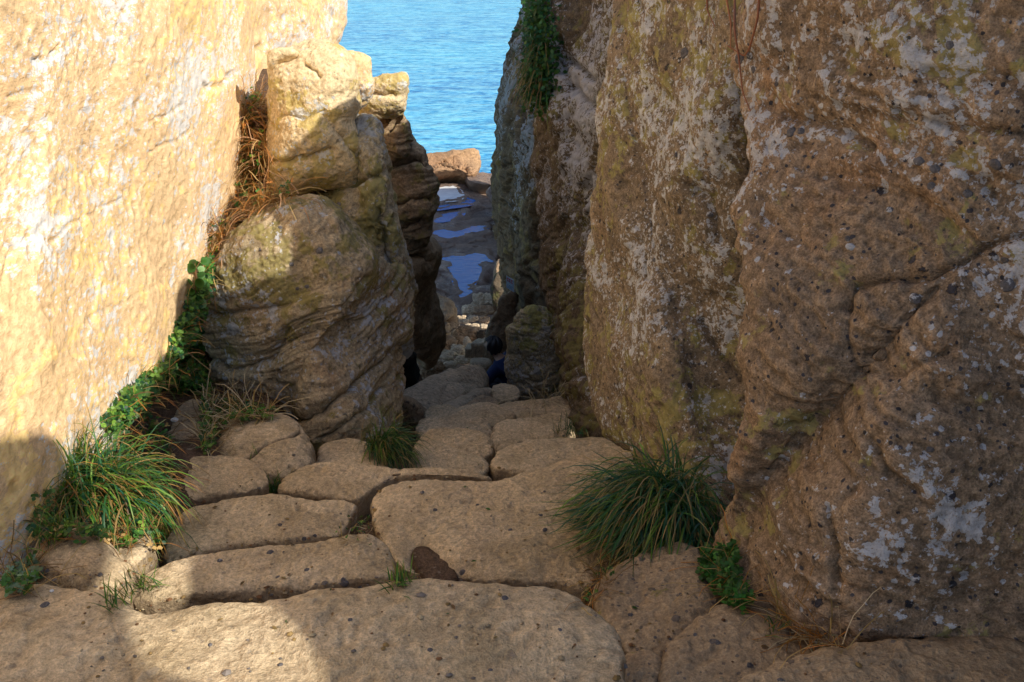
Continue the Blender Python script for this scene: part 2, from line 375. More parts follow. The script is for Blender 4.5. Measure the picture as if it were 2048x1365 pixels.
# ------------------------------------------------------------------ ground sheet (soil and gully floor)
prY = [-4, 0, 1.6, 1.95, 2.3, 2.7, 2.9, 3.6, 4.5, 5.5, 7.3, 8.4, 11, 27, 29, 32]
prZ = [-1.48, -1.49, -1.53, -1.63, -1.81, -1.91, -2.0, -2.32, -2.70, -3.15, -3.85, -5.2, -5.85, -11.5, -12.2, -12.6]
bkY = [-4, 1.6, 2.2, 3.3, 4.0, 4.6, 5.0, 5.7, 6.5, 8, 12]
bkZ = [-1.55, -1.66, -1.78, -1.92, -2.16, -2.2, -1.9, -1.16, -1.0, -2.2, -6.2]
rtY = [-4, 1.6, 2.2, 2.9, 3.6, 5, 8, 11, 27, 32]
rtZ = [-1.5, -1.62, -1.86, -2.02, -2.3, -2.9, -4, -5.85, -11.5, -12.6]
def gz(X, Y):
    c = np.interp(Y, prY, prZ); k = np.interp(Y, bkY, bkZ); k = np.where(Y > 12, c, k)
    w = np.clip((-.92 - X) / .3, 0, 1); w = w * w * (3 - 2 * w)
    c = c - .13 * np.clip((X - .02) / .15, 0, 1) * np.clip((2.7 - Y) / .2, 0, 1)
    return c * (1 - w) + k * w
gx = np.linspace(-3.2, 2.6, 240); gy = np.r_[np.linspace(-4, 1.2, 30), np.linspace(1.22, 8, 420), np.linspace(8.05, 31, 200)]
XX, YY = np.meshgrid(gx, gy)
P = np.stack([XX.ravel(), YY.ravel(), gz(XX, YY).ravel()], 1)
P[:, 2] += .03 * fbm(P, 3, 4, 5) + .012 * fbm(P, 14, 3, 8)
ny, nx = XX.shape; ii = np.arange(ny - 1)[:, None]; jj = np.arange(nx - 1)[None]
F = np.stack([ii * nx + jj, ii * nx + jj + 1, (ii + 1) * nx + jj + 1, (ii + 1) * nx + jj], -1).reshape(-1, 4)
ground = tag(mesh_obj('ground', P, F, M['soil']), kind='structure')

# ------------------------------------------------------------------ cliffs
def L(pts, f): return [f(*p) for p in pts]
UPL = (0, 0, 1)
# left sunlit wall
wl = rock('cliff_wall', [np.array([-1.62, 6.1, 1.0]), np.array([-1.5, 3.5, 1.15]), np.array([-1.5, 1.2, 1.1]), np.array([-1.6, .4, .6]), np.array([-1.6, .3, -1.2]), np.array([-1.5, .9, -1.9]),
     atX(0, 1165, -1.36), atX(95, 1060, -1.38), atX(235, 860, -1.42), atX(325, 735, -1.47), atX(378, 610, -1.52), atX(425, 500, -1.56), atX(478, 390, -1.60), atX(484, 250, -1.60), atX(484, 100, -1.60), atX(482, -80, -1.60)],
     M['wall_lit'], (1, 0, .05), .12, 1.6, center=(-1.46, 2.9, -.6), pf=5, pb=2.5, nseg=900, nf=230, nb=30,
     amp=(.05, .010, .005), freq=(1.3, 7, 34), strata=.005, pits=.005, sdir=(.1, -.45, 1), sfreq=8,
     grooves=[([(72, 116), (95, 118), (118, 98)], 4, .018), ([(415, 172), (440, 168), (468, 145)], 4, .024), ([(300, 240), (330, 230), (372, 205)], 3, .008), ([(20, 195), (60, 185), (85, 178)], 4, .012), ([(270, 128), (292, 124)], 3, .010), ([(0, 560), (30, 500), (60, 470)], 5, .008), ([(180, 640), (250, 600), (330, 560)], 5, .004), ([(300, 300), (350, 285), (380, 262)], 3, .008), ([(100, 480), (150, 440), (240, 400)], 4, .006)], seed=11)
tag(wl, 'sunlit ochre rock wall filling the left of the passage, speckled with white lichen', 'cliff wall')
wl2 = rock('cliff_wall', [atX(470, -160, -1.68), atX(470, 200, -1.68), atX(485, 420, -1.68), atX(560, 470, -1.7), atX(640, 400, -1.70), atX(655, 180, -1.70), atX(668, 90, -1.68), atX(683, 40, -1.66), atX(684, 0, -1.66), atX(676, -60, -1.68), atX(650, -110, -1.70)],
     M['wall_lit'], (1, -.12, .05), .10, 1.2, pf=4, nseg=420, nf=110, nb=20, amp=(.04, .02, .006), freq=(1.6, 7, 30), strata=.02, sfreq=8, jag=.02,
     grooves=[([(495, 105), (525, 95)], 6, .06)], seed=12)
tag(wl2, 'sunlit lichen-streaked wall end behind the round boulder, beside the sea view', 'cliff wall')

# right side: near lobe, middle lobe, two pillars
A_ = np.array
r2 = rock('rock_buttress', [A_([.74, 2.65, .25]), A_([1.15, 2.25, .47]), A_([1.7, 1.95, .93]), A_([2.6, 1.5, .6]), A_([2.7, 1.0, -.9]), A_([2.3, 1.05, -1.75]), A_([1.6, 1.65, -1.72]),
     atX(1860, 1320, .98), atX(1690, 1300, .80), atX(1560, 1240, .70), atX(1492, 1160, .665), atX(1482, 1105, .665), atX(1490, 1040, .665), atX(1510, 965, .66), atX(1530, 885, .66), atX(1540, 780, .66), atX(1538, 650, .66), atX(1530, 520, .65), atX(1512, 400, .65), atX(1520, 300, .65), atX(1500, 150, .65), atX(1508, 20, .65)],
     M['r_near'], (-.72, -.68, .12), .22, 1.3, center=(1.10, 2.12, -.72), pf=3.4, nseg=900, nf=260, nb=30,
     amp=(.07, .022, .0085), freq=(2.0, 7, 30), strata=.018, sdir=(.15, -.1, 1), sfreq=14, pits=.006, lumps=0,
     grooves=[([(1690, 610), (1710, 565), (1780, 555), (1860, 560), (1905, 540), (1960, 500), (2048, 470)], 9, .028), ([(1690, 610), (1695, 680), (1720, 740), (1800, 745), (1900, 700)], 9, .014),
              ([(1560, 610), (1620, 740), (1700, 790), (1740, 880), (1800, 960)], 18, .008), ([(1520, 420), (1600, 480), (1680, 540), (1720, 570)], 14, .010), ([(1690, 1000), (1710, 980)], 7, .012),
              ([(1750, 880), (1780, 950), (1830, 980)], 9, .02), ([(1660, 1020), (1668, 1180)], 8, .02), ([(1700, 180), (1900, 260), (2048, 270)], 14, .02), ([(1560, 230), (1640, 250), (1740, 300)], 12, .03)],
     seed=29)
tag(r2, 'huge brown pebbly rock face with pale lichen blotches filling the right of the photo', 'rock face')
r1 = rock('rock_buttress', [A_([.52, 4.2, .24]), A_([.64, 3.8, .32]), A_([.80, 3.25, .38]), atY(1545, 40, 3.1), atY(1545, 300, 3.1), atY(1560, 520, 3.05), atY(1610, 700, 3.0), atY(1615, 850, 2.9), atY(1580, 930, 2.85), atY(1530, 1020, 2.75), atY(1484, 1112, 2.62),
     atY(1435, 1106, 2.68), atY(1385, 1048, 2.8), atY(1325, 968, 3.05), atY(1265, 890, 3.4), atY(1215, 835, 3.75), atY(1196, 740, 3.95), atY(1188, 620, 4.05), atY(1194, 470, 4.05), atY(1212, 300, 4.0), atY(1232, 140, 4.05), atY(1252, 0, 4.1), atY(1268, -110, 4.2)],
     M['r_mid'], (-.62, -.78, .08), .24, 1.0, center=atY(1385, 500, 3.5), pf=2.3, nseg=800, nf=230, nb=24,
     amp=(.05, .022, .006), freq=(2.2, 8, 36), strata=.014, sdir=(.3, -.5, 1), sfreq=9, pits=.004, lumps=.006, lfreq=3.4,
     grooves=[([(1270, 480), (1285, 520), (1283, 560)], 8, .03), ([(1400, 640), (1440, 720), (1480, 760)], 10, .03), ([(1360, 370), (1420, 400), (1440, 480)], 12, .025)], seed=22)
tag(r1, 'tall rock face with dense white and yellow lichen, directly above the right sedge tuft', 'rock face')
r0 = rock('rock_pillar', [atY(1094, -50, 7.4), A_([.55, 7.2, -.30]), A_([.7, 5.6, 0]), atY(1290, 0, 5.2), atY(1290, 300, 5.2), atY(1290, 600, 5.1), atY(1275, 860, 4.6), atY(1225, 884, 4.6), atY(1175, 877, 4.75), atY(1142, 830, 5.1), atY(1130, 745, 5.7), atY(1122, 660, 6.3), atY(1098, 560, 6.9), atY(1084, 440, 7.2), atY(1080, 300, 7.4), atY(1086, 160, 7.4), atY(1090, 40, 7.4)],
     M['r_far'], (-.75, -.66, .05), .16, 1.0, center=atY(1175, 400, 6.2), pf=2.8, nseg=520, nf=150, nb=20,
     amp=(.06, .03, .010), freq=(1.8, 6, 28), strata=.035, sdir=(.1, .5, 1), sfreq=8, pits=.006, lumps=.03, lfreq=2.6,
     grooves=[([(1100, 60), (1130, 110), (1180, 160)], 8, .06), ([(1110, 100), (1150, 180), (1200, 230)], 8, .05)], seed=23)
tag(r0, 'dark grey lichen-streaked rock pillar behind the tall lichen face', 'rock pillar')
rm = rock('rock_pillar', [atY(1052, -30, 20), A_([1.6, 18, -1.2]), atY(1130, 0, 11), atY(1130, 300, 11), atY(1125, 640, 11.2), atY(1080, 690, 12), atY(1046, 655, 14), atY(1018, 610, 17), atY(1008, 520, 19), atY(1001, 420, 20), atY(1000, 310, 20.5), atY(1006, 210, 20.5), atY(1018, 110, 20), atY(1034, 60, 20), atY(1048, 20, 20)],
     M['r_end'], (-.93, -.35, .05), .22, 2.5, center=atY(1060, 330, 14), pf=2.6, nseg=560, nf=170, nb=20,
     amp=(.16, .05, .02), freq=(.8, 2.4, 9), strata=.085, sdir=(.5, .3, .8), sfreq=7, pits=.02, lumps=.03, lfreq=1.0, seed=24,
     grooves=[([(1048, 60), (1058, 200), (1062, 330), (1068, 520)], 8, .2)])
tag(rm, 'far layered pillar on the right whose edge meets the sea', 'rock pillar')
# unseen rocks added right of the passage, placed and shaped to shade it
nr = rock('boulder', [A_([1.42, y_, z_]) for y_, z_ in [(1.75, .68), (1.4, .70), (1.2, .66), (1.05, .48), (.95, .36), (.8, .31), (.6, .33), (.5, .33), (.42, .22), (.35, .09), (.28, .06), (.2, .10), (.12, .22), (.04, .38), (-.02, .55), (-.1, .75), (-.6, .8), (-1.2, .4), (-1.2, -.6), (-1.0, -1.7), (0, -1.8), (1.0, -1.8), (1.7, -1.7), (2.0, -1.0)]],
     M['r_near'], (-1, 0, .05), .08, .12, pf=4, pb=3, nseg=420, nf=60, nb=16, amp=(.01, .012, .005), freq=(2, 7, 30), seed=26)
tag(nr, 'unseen rock added beside the photographer, right of the frame, its crest notched to shape the shade', 'boulder')  # added; crest notched so only patches of sun get through
no = rock('shade_overhang', [A_([1.75, y_, z_]) for y_, z_ in [(.32, 1.2), (.33, 1.05), (.25, .92), (.1, .86), (-.05, .82), (-.15, .76), (-.25, .66), (-.5, .5), (-1.2, .2), (-1.7, .2), (-1.7, 1.7), (-.6, 1.6), (-.1, 1.45), (.15, 1.32)]],
     M['r_near'], (-1, 0, .05), .04, .08, pf=3, pb=3, nseg=260, nf=60, nb=16, amp=(.02, .02, .006), freq=(3, 7, 30), seed=27)
tag(no, 'unseen overhang added high right of the frame to shade the lower left', 'shade caster')  # added slab, outlined to cast the lower-left shade
bk = rock('cliff_wall', [A_([1.05, y_, z_]) for y_, z_ in [(4.0, .20), (5.5, .05), (7.2, -.05), (10, -.5), (13.6, -1.25), (14, -3), (13.5, -7.5), (9, -5.5), (6, -4), (4.2, -3), (3.9, -1)]],
     M['r_far'], (-1, 0, .05), .1, 1.5, pf=4, nseg=160, nf=50, nb=16, amp=(.04, .03, .01), freq=(1, 4, 14), seed=28)
tag(bk, 'unseen rock mass added behind the right faces to block sun through their gaps', 'cliff wall')  # added filler that keeps sun out of the gaps
hd = rock('shade_ridge', [A_([.3, 24, -7.4]), A_([.9, 30, -6.6]), A_([1.0, 36.2, -7.0]), A_([.6, 37.5, -9]), A_([.5, 37.4, -13]), A_([.5, 30, -13]), A_([.3, 24, -13])],
     M['gully'], (-1, 0, .1), .2, 4, pf=4, nseg=160, nf=50, nb=20, amp=(.4, .15, .04), freq=(.5, 1.5, 5), strata=.2, sfreq=1.6, seed=25)
tag(hd, 'long unseen ridge added behind the far right pillar to shade the ledge', 'rock ridge')  # added out of view so the ledge lies in shade

# ------------------------------------------------------------------ boulders on the left of the passage
def boulder(name, pts, mat, Y, n, hf, hb, label, cat='boulder', group=None, **kw):
    o = rock(name, [atY(p[0], p[1], p[2] if len(p) > 2 else Y) for p in pts], mat, n, hf, hb, **kw)
    return tag(o, label, cat, group)
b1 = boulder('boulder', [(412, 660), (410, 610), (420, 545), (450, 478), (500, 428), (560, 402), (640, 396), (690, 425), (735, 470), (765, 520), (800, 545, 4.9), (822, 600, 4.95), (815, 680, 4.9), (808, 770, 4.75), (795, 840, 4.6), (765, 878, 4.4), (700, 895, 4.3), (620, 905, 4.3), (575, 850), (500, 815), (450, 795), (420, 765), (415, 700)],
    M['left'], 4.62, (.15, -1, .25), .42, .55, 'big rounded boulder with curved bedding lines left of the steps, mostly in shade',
    pf=2.3, nseg=760, nf=250, nb=30, amp=(.055, .018, .0065), freq=(2.2, 9, 38), strata=.027, sdir=(-.32, .1, 1), sfreq=11, pits=.004, seed=31, lumps=.015, lfreq=4,
    grooves=[([(412, 628), (460, 632), (520, 620), (580, 610)], 8, .03), ([(415, 722), (470, 742), (530, 722), (560, 690), (575, 660)], 7, .035), ([(690, 610), (720, 580), (735, 555)], 7, .04),
             ([(590, 840), (640, 830), (690, 780), (760, 720), (800, 690)], 8, .035), ([(640, 880), (700, 850), (760, 790), (800, 750)], 6, .025), ([(560, 690), (640, 660), (720, 640), (770, 600)], 6, .02)],
    ledges=[([(590, 840), (640, 830), (690, 780), (760, 720)], 40, .015)])
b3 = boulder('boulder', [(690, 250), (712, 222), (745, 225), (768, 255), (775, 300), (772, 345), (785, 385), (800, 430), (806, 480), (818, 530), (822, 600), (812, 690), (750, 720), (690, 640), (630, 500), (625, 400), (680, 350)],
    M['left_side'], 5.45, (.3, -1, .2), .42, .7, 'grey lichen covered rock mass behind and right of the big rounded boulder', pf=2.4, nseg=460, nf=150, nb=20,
    amp=(.05, .03, .008), freq=(2.4, 8, 34), strata=.03, sdir=(-.3, 0, 1), sfreq=8, pits=.008, lumps=.03, lfreq=4, seed=32,
    grooves=[([(700, 370), (735, 350), (772, 345)], 7, .05), ([(760, 420), (770, 500), (790, 560)], 8, .05)])
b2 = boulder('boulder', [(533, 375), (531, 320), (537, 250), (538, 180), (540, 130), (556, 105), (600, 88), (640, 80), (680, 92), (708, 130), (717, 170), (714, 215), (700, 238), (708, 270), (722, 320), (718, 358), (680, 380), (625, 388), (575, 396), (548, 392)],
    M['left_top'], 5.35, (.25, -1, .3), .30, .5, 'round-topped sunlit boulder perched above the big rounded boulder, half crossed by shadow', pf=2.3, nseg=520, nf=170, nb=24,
    amp=(.045, .018, .005), freq=(2.6, 9, 40), strata=.012, sdir=(-.35, .1, 1), sfreq=10, pits=.003, seed=33,
    grooves=[([(537, 322), (580, 326), (625, 318), (665, 300)], 6, .03), ([(545, 125), (565, 118), (590, 112)], 6, .03), ([(612, 130), (628, 140), (636, 150)], 3, .02), ([(650, 235), (690, 275), (715, 315)], 7, .03), ([(560, 232), (600, 240), (650, 225)], 6, .015)])
boulder('boulder', [(536, 125), (540, 105), (560, 96), (585, 98), (600, 108), (585, 120), (560, 128), (545, 140), (538, 135)], M['left_top'], 5.2, (0, -1, .4), .06, .2,
    'small knob of rock at the upper left shoulder of the round-topped sunlit boulder', nseg=160, nf=40, nb=12, amp=(.012, .006, .003), freq=(7, 16, 40), seed=34)
boulder('boulder', [(660, 120), (690, 104), (720, 106), (738, 118), (742, 150), (745, 190), (738, 208), (715, 222), (690, 235), (665, 220)], M['wall_lit'], 7.4, (.3, -1, .3), .25, .5,
    'pale sunlit block peeking out behind the round-topped boulder', nseg=220, nf=60, nb=16, pf=3, amp=(.04, .02, .007), freq=(2.5, 8, 30), seed=35)
boulder('boulder', [(738, 165), (757, 157), (785, 152), (808, 154), (811, 172), (809, 205), (806, 222), (790, 232), (765, 236), (745, 238), (722, 222), (722, 190)], M['left_top'], 8.6, (.2, -1, .3), .25, .7,
    'flat-topped sunlit block standing highest beside the open sea', nseg=260, nf=80, nb=16, pf=3, amp=(.05, .03, .008), freq=(2.0, 7, 28), strata=.03, sfreq=6, jag=.02, seed=36, grooves=[([(745, 190), (790, 195)], 5, .04)])
boulder('boulder', [(745, 245), (780, 238), (806, 222), (826, 255), (832, 282), (822, 292), (812, 310), (770, 325), (750, 300)], M['step_dark'], 8.9, (.3, -1, .1), .3, .7,
    'shaded rock with a dark overhang directly under the flat-topped sunlit block', nseg=260, nf=80, nb=16, pf=2.6, amp=(.06, .03, .008), freq=(2.2, 7, 28), strata=.05, sfreq=5, seed=37, grooves=[([(745, 252), (775, 250), (808, 232)], 9, .12)])
boulder('boulder', [(758, 318), (790, 308), (815, 288), (838, 290), (852, 312), (862, 350), (866, 400), (862, 440), (850, 470), (838, 488), (812, 492), (790, 470), (765, 420), (752, 360)], M['step_dark'], 9.2, (.35, -1, .05), .35, .8,
    'tall shaded brown rock bulging right above the dark cleft', nseg=320, nf=100, nb=18, pf=2.5, amp=(.07, .035, .009), freq=(1.8, 6, 26), strata=.04, sdir=(-.2, 0, 1), sfreq=5, seed=38,
    grooves=[([(765, 340), (800, 330), (840, 318), (860, 330)], 5, .06), ([(780, 420), (820, 400), (862, 405)], 5, .04), ([(800, 460), (850, 440)], 4, .04)])
boulder('boulder', [(800, 480, 11), (838, 484, 11.5), (852, 470, 12), (856, 500, 12.5), (850, 540, 13), (856, 590, 13), (862, 640, 13), (866, 690, 13), (862, 720, 12.8), (848, 735, 12.5), (825, 700, 12), (790, 580, 11)], M['gully'], 12, (.75, -1, .1), .35, 1.5,
    'smooth orange-brown gully wall in the shade under the bulging rock', nseg=320, nf=100, nb=18, pf=2.4, amp=(.14, .06, .015), freq=(1.3, 4, 16), strata=.04, sfreq=3, seed=39,
    grooves=[([(800, 500), (830, 520), (850, 515)], 9, .2)])
boulder('boulder', [(845, 700, 16), (852, 640, 17), (856, 592, 18), (880, 590, 18), (902, 605, 18), (914, 630, 18), (912, 650, 17.5), (895, 680, 17), (875, 700, 16), (860, 715, 15.5)], M['gully'], 17, (.5, -1, .2), .4, 1.2,
    'rounded brown rock pierced by two dark hollows beside the rubble', nseg=300, nf=90, nb=18, pf=2.6, amp=(.16, .07, .02), freq=(1.0, 3.4, 14), seed=40,
    grooves=[([(880, 636), (893, 640)], 6, .28), ([(904, 638), (905, 646)], 4, .2), ([(848, 655), (856, 640), (863, 628)], 4, .12)])
# right side of the passage
b_r = boulder('boulder', [(1014, 690), (1020, 650), (1034, 624), (1056, 612), (1085, 612), (1106, 628), (1118, 655), (1124, 700), (1130, 750), (1122, 790), (1085, 803), (1045, 800), (1020, 780), (1010, 740)],
    M['mossy'], 7.15, (-.2, -1, .2), .17, .3, 'upright mossy boulder standing against the right wall next to the person', nseg=380, nf=120, nb=20, pf=2.5, amp=(.03, .02, .006), freq=(4, 11, 42), strata=.018, sfreq=14, pits=.006, seed=41,
    grooves=[([(1030, 680), (1040, 720), (1060, 740)], 6, .03), ([(1035, 770), (1080, 765), (1120, 740)], 5, .02)])
boulder('boulder', [(978, 690), (976, 650), (984, 628), (1000, 610), (1012, 585), (1030, 600), (1050, 650), (1060, 720), (1030, 745), (992, 740), (980, 720)], M['gully'], 13.2, (-.4, -1, .2), .3, .8,
    'smooth dark rock looming behind the person', nseg=260, nf=80, nb=16, pf=2.6, amp=(.10, .04, .012), freq=(1.6, 5, 18), seed=42)
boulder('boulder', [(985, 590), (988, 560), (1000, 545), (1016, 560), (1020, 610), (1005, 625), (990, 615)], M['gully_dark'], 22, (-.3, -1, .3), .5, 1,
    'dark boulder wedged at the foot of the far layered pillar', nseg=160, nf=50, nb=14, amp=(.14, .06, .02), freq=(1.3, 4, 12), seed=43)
boulder('boulder', [(990, 560), (995, 525), (1006, 520), (1018, 545), (1012, 575)], M['gully'], 23, (-.3, -1, .3), .4, .8,
    'small brown boulder just above the dark one at the far pillar foot', nseg=140, nf=40, nb=12, amp=(.12, .05, .02), freq=(1.3, 4, 12), seed=44)

# ------------------------------------------------------------------ stepping stones
def rp(px, py, z, tx=0, ty=0, X0=0, Y0=3):
    d = ray(px, py); return d * ((z - tx * X0 - ty * Y0) / (d[2] - tx * d[0] - ty * d[1]))
def stone(pts, z, label, hf=.06, hb=.30, tx=0, ty=0, mat='step', name='stepping_stone', cat='stone', group=None, pf=5, sc=1.0, res=1.0, grow=1.0, **kw):
    c = np.mean(pts, 0); c0 = atZ(c[0], c[1], z)
    O = [rp(p[0], p[1], z - .05 * sc, tx, ty, c0[0], c0[1]) for p in pts]
    Cm = np.mean(O, 0); O = [Cm + (q - Cm) * grow for q in O]
    a = dict(nseg=int(300 * res), nf=int(100 * res), nb=16, amp=(.010 * sc, .008 * sc, .004), freq=(3.0 / sc, 9 / sc, 38), pits=.004, jag=.05)
    a.update(kw)
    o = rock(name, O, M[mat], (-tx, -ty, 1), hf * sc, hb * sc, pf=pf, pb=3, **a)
    return tag(o, label, cat, group)
stone([(-140, 1200), (0, 1188), (130, 1196), (215, 1214), (285, 1243), (340, 1237), (450, 1225), (560, 1218), (700, 1202), (860, 1190), (1060, 1196), (1135, 1204), (1190, 1240), (1238, 1285), (1250, 1365), (1240, 1560), (900, 1640), (300, 1660), (-200, 1600)],
      -1.42, 'wide front step across the bottom of the photo, partly in sunlight', hf=.055, hb=.3, res=2.4, seed=51, amp=(.02, .009, .003), grooves=[([(217, 1216), (240, 1300), (262, 1365)], 5, .0025)], jag=.015)
stone([(268, 1218), (285, 1185), (335, 1155), (470, 1128), (620, 1110), (740, 1093), (772, 1105), (790, 1150), (788, 1180), (700, 1193), (560, 1208), (450, 1216), (340, 1228), (300, 1232)],
      -1.60, 'second step from the front, a smooth slab with a rounded right corner', res=1.6, seed=52, jag=.015)
stone([(742, 1050), (745, 1015), (780, 990), (850, 985), (930, 985), (990, 985), (1080, 958), (1170, 935), (1260, 945), (1330, 1000), (1340, 1080), (1240, 1170), (1185, 1205), (1100, 1190), (980, 1185), (860, 1180), (800, 1160), (765, 1105)],
      -1.80, 'largest step in the middle, holding a dark soil-filled hollow', hf=.07, res=2.0, seed=53, jag=.015, ty=-.06,
      grooves=[([(848, 1110), (885, 1152)], 40, .075)])
stone([(328, 1140), (338, 1085), (362, 1045), (420, 1025), (500, 1012), (640, 1017), (712, 1027), (706, 1052), (684, 1092), (620, 1101), (470, 1120), (340, 1148)],
      -1.78, 'smooth slab behind the second step, beside a triangular soil pocket', res=1.4, seed=54, jag=.015)
stone([(562, 998), (575, 975), (600, 955), (640, 945), (720, 948), (800, 958), (900, 961), (968, 963), (985, 975), (930, 978), (850, 978), (790, 982), (750, 1003), (715, 1020), (640, 1010)],
      -1.96, 'long low step curving behind the largest step', res=1.3, seed=55)
stone([(318, 1030), (325, 985), (335, 950), (430, 930), (500, 936), (536, 962), (536, 990), (500, 1004), (420, 1017), (362, 1036), (335, 1050)], -1.92, 'step beside the left sedge tuft with a dark right edge', res=1.1, seed=56)
stone([(425, 925), (430, 888), (475, 850), (530, 838), (580, 845), (612, 875), (632, 915), (620, 950), (560, 975), (500, 975), (440, 950)], -2.0, 'domed pinkish stone split by a thin diagonal crack below the big boulder', res=1.1, seed=57, hf=.09, pf=2.2,
      grooves=[([(478, 925), (530, 890), (600, 860)], 3, .018)], mat='step')
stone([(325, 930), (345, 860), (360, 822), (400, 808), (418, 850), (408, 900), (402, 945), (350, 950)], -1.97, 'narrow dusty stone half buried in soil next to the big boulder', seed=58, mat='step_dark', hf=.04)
stone([(630, 945), (640, 912), (670, 896), (720, 893), (758, 915), (780, 955), (760, 985), (690, 985), (640, 975)], -2.14, 'grey-topped stone left of the small central sedge tuft', seed=59, res=.9)
stone([(820, 975), (822, 920), (835, 897), (880, 900), (930, 920), (975, 942), (960, 975), (900, 990)], -2.22, 'sloping pale stone right of the small central sedge tuft', seed=60, res=.9, tx=-.15)
stone([(838, 890), (870, 870), (940, 872), (980, 888), (987, 915), (965, 936), (925, 930), (880, 905), (850, 900)], -2.30, 'blunt overhanging stone in the middle of the passage', seed=61, res=.8, hf=.06)
stone([(985, 945), (992, 915), (1020, 897), (1100, 886), (1188, 883), (1250, 895), (1255, 950), (1100, 960)], -2.22, 'pale flat-faced step before the right rock wall', seed=62, res=.9, hf=.04)
stone([(984, 875), (1000, 858), (1060, 850), (1112, 838), (1140, 850), (1150, 885), (1110, 900), (1050, 905), (995, 915)], -2.48, 'buff step with a vertical dark joint at its left', seed=63, res=.9)
stone([(832, 880), (842, 852), (900, 845), (960, 847), (984, 862), (984, 890), (940, 900), (870, 895)], -2.55, 'broad grey step in the narrow part behind the blunt stone', seed=64, res=.9)
stone([(895, 845), (930, 822), (985, 818), (1025, 835), (1030, 850), (1000, 865), (930, 865)], -2.62, 'low worn step just before the leaning log-like slab', seed=65, res=.8)
stone([(995, 845), (1000, 820), (1040, 815), (1090, 812), (1140, 808), (1150, 840), (1100, 855), (1040, 862)], -2.66, 'flat step against the foot of the upright mossy boulder', seed=66, res=.8)
stone([(850, 848), (858, 826), (895, 820), (915, 828), (915, 845), (880, 856)], -2.66, 'small flat stone at the toe of the leaning slab', seed=67, res=.6, sc=.8)
stone([(985, 800), (985, 782), (1000, 775), (1028, 780), (1042, 797), (1030, 810), (1000, 812)], -3.0, 'square flat stone in front of the person', seed=68, res=.6, sc=.8)
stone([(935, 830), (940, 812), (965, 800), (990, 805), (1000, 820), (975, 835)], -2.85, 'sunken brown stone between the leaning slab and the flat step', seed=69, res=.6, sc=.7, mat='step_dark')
# left foreground stones
stone([(45, 1180), (60, 1125), (100, 1097), (150, 1084), (200, 1092), (235, 1115), (262, 1145), (282, 1172), (268, 1195), (220, 1212), (140, 1215), (70, 1210)], -1.56, 'rounded stone under the left sedge tuft, sunlit on its right half', seed=70, hf=.10, pf=2.2, res=1.1, mat='step', group=None)
stone([(210, 1100), (225, 1082), (285, 1080), (312, 1105), (300, 1140), (262, 1160), (230, 1140)], -1.66, 'small sunlit stone tucked behind the rounded stone by the left tuft', seed=71, res=.8, group=None)
# right foreground stones
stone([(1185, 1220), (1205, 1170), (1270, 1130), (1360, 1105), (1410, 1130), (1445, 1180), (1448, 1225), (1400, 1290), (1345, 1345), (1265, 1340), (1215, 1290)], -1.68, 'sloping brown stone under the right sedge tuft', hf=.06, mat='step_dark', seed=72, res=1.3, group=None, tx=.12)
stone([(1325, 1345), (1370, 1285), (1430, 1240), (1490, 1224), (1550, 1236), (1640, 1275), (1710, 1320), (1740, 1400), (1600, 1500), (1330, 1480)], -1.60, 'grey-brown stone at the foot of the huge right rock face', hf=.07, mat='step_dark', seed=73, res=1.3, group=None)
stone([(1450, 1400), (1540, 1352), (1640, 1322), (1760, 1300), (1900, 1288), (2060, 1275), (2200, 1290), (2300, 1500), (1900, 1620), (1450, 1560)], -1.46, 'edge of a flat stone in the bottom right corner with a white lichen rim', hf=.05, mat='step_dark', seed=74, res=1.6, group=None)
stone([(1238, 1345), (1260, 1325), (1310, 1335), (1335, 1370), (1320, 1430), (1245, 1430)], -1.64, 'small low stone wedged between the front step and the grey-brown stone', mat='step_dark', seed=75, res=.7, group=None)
# leaning slab and its neighbours
def plank(pts, Y, n, hf, hb, label, mat, **kw):
    return boulder('slab', pts, M[mat], Y, n, hf, hb, label, 'rock slab', **kw)
plank([(798, 800, 5.9), (830, 775, 6.2), (880, 752, 6.5), (930, 735, 6.8), (962, 738, 6.9), (976, 755, 6.8), (972, 778, 6.6), (930, 795, 6.2), (890, 815, 6.0), (860, 828, 5.8), (830, 815, 5.8)], 6, (-.1, -.5, 1), .07, .25,
      'log-like slab leaning across the passage, flat and grooved on top', 'rubble', nseg=340, nf=110, nb=18, pf=3, amp=(.02, .01, .004), freq=(4, 12, 40), strata=.012, sdir=(-.5, .6, .6), sfreq=12, seed=76, jag=.02)
plank([(860, 828, 5.6), (900, 805, 5.9), (950, 782, 6.2), (985, 778, 6.3), (985, 795, 6.2), (940, 812, 5.9), (900, 828, 5.6)], 6, (0, -.5, 1), .03, .2,
      'thin tilted slab lying along the lower side of the leaning slab', 'rubble', nseg=200, nf=60, nb=14, pf=2.6, amp=(.015, .008, .004), freq=(5, 14, 40), seed=77)
boulder('boulder', [(790, 800), (808, 792), (835, 805), (858, 832), (862, 852), (840, 868), (810, 868), (785, 860)], M['step_dark'], 5.3, (.1, -1, .5), .1, .3, 'small brown boulder against the right foot of the big rounded boulder',
        nseg=200, nf=60, nb=14, amp=(.02, .01, .004), freq=(5, 14, 40), seed=78)

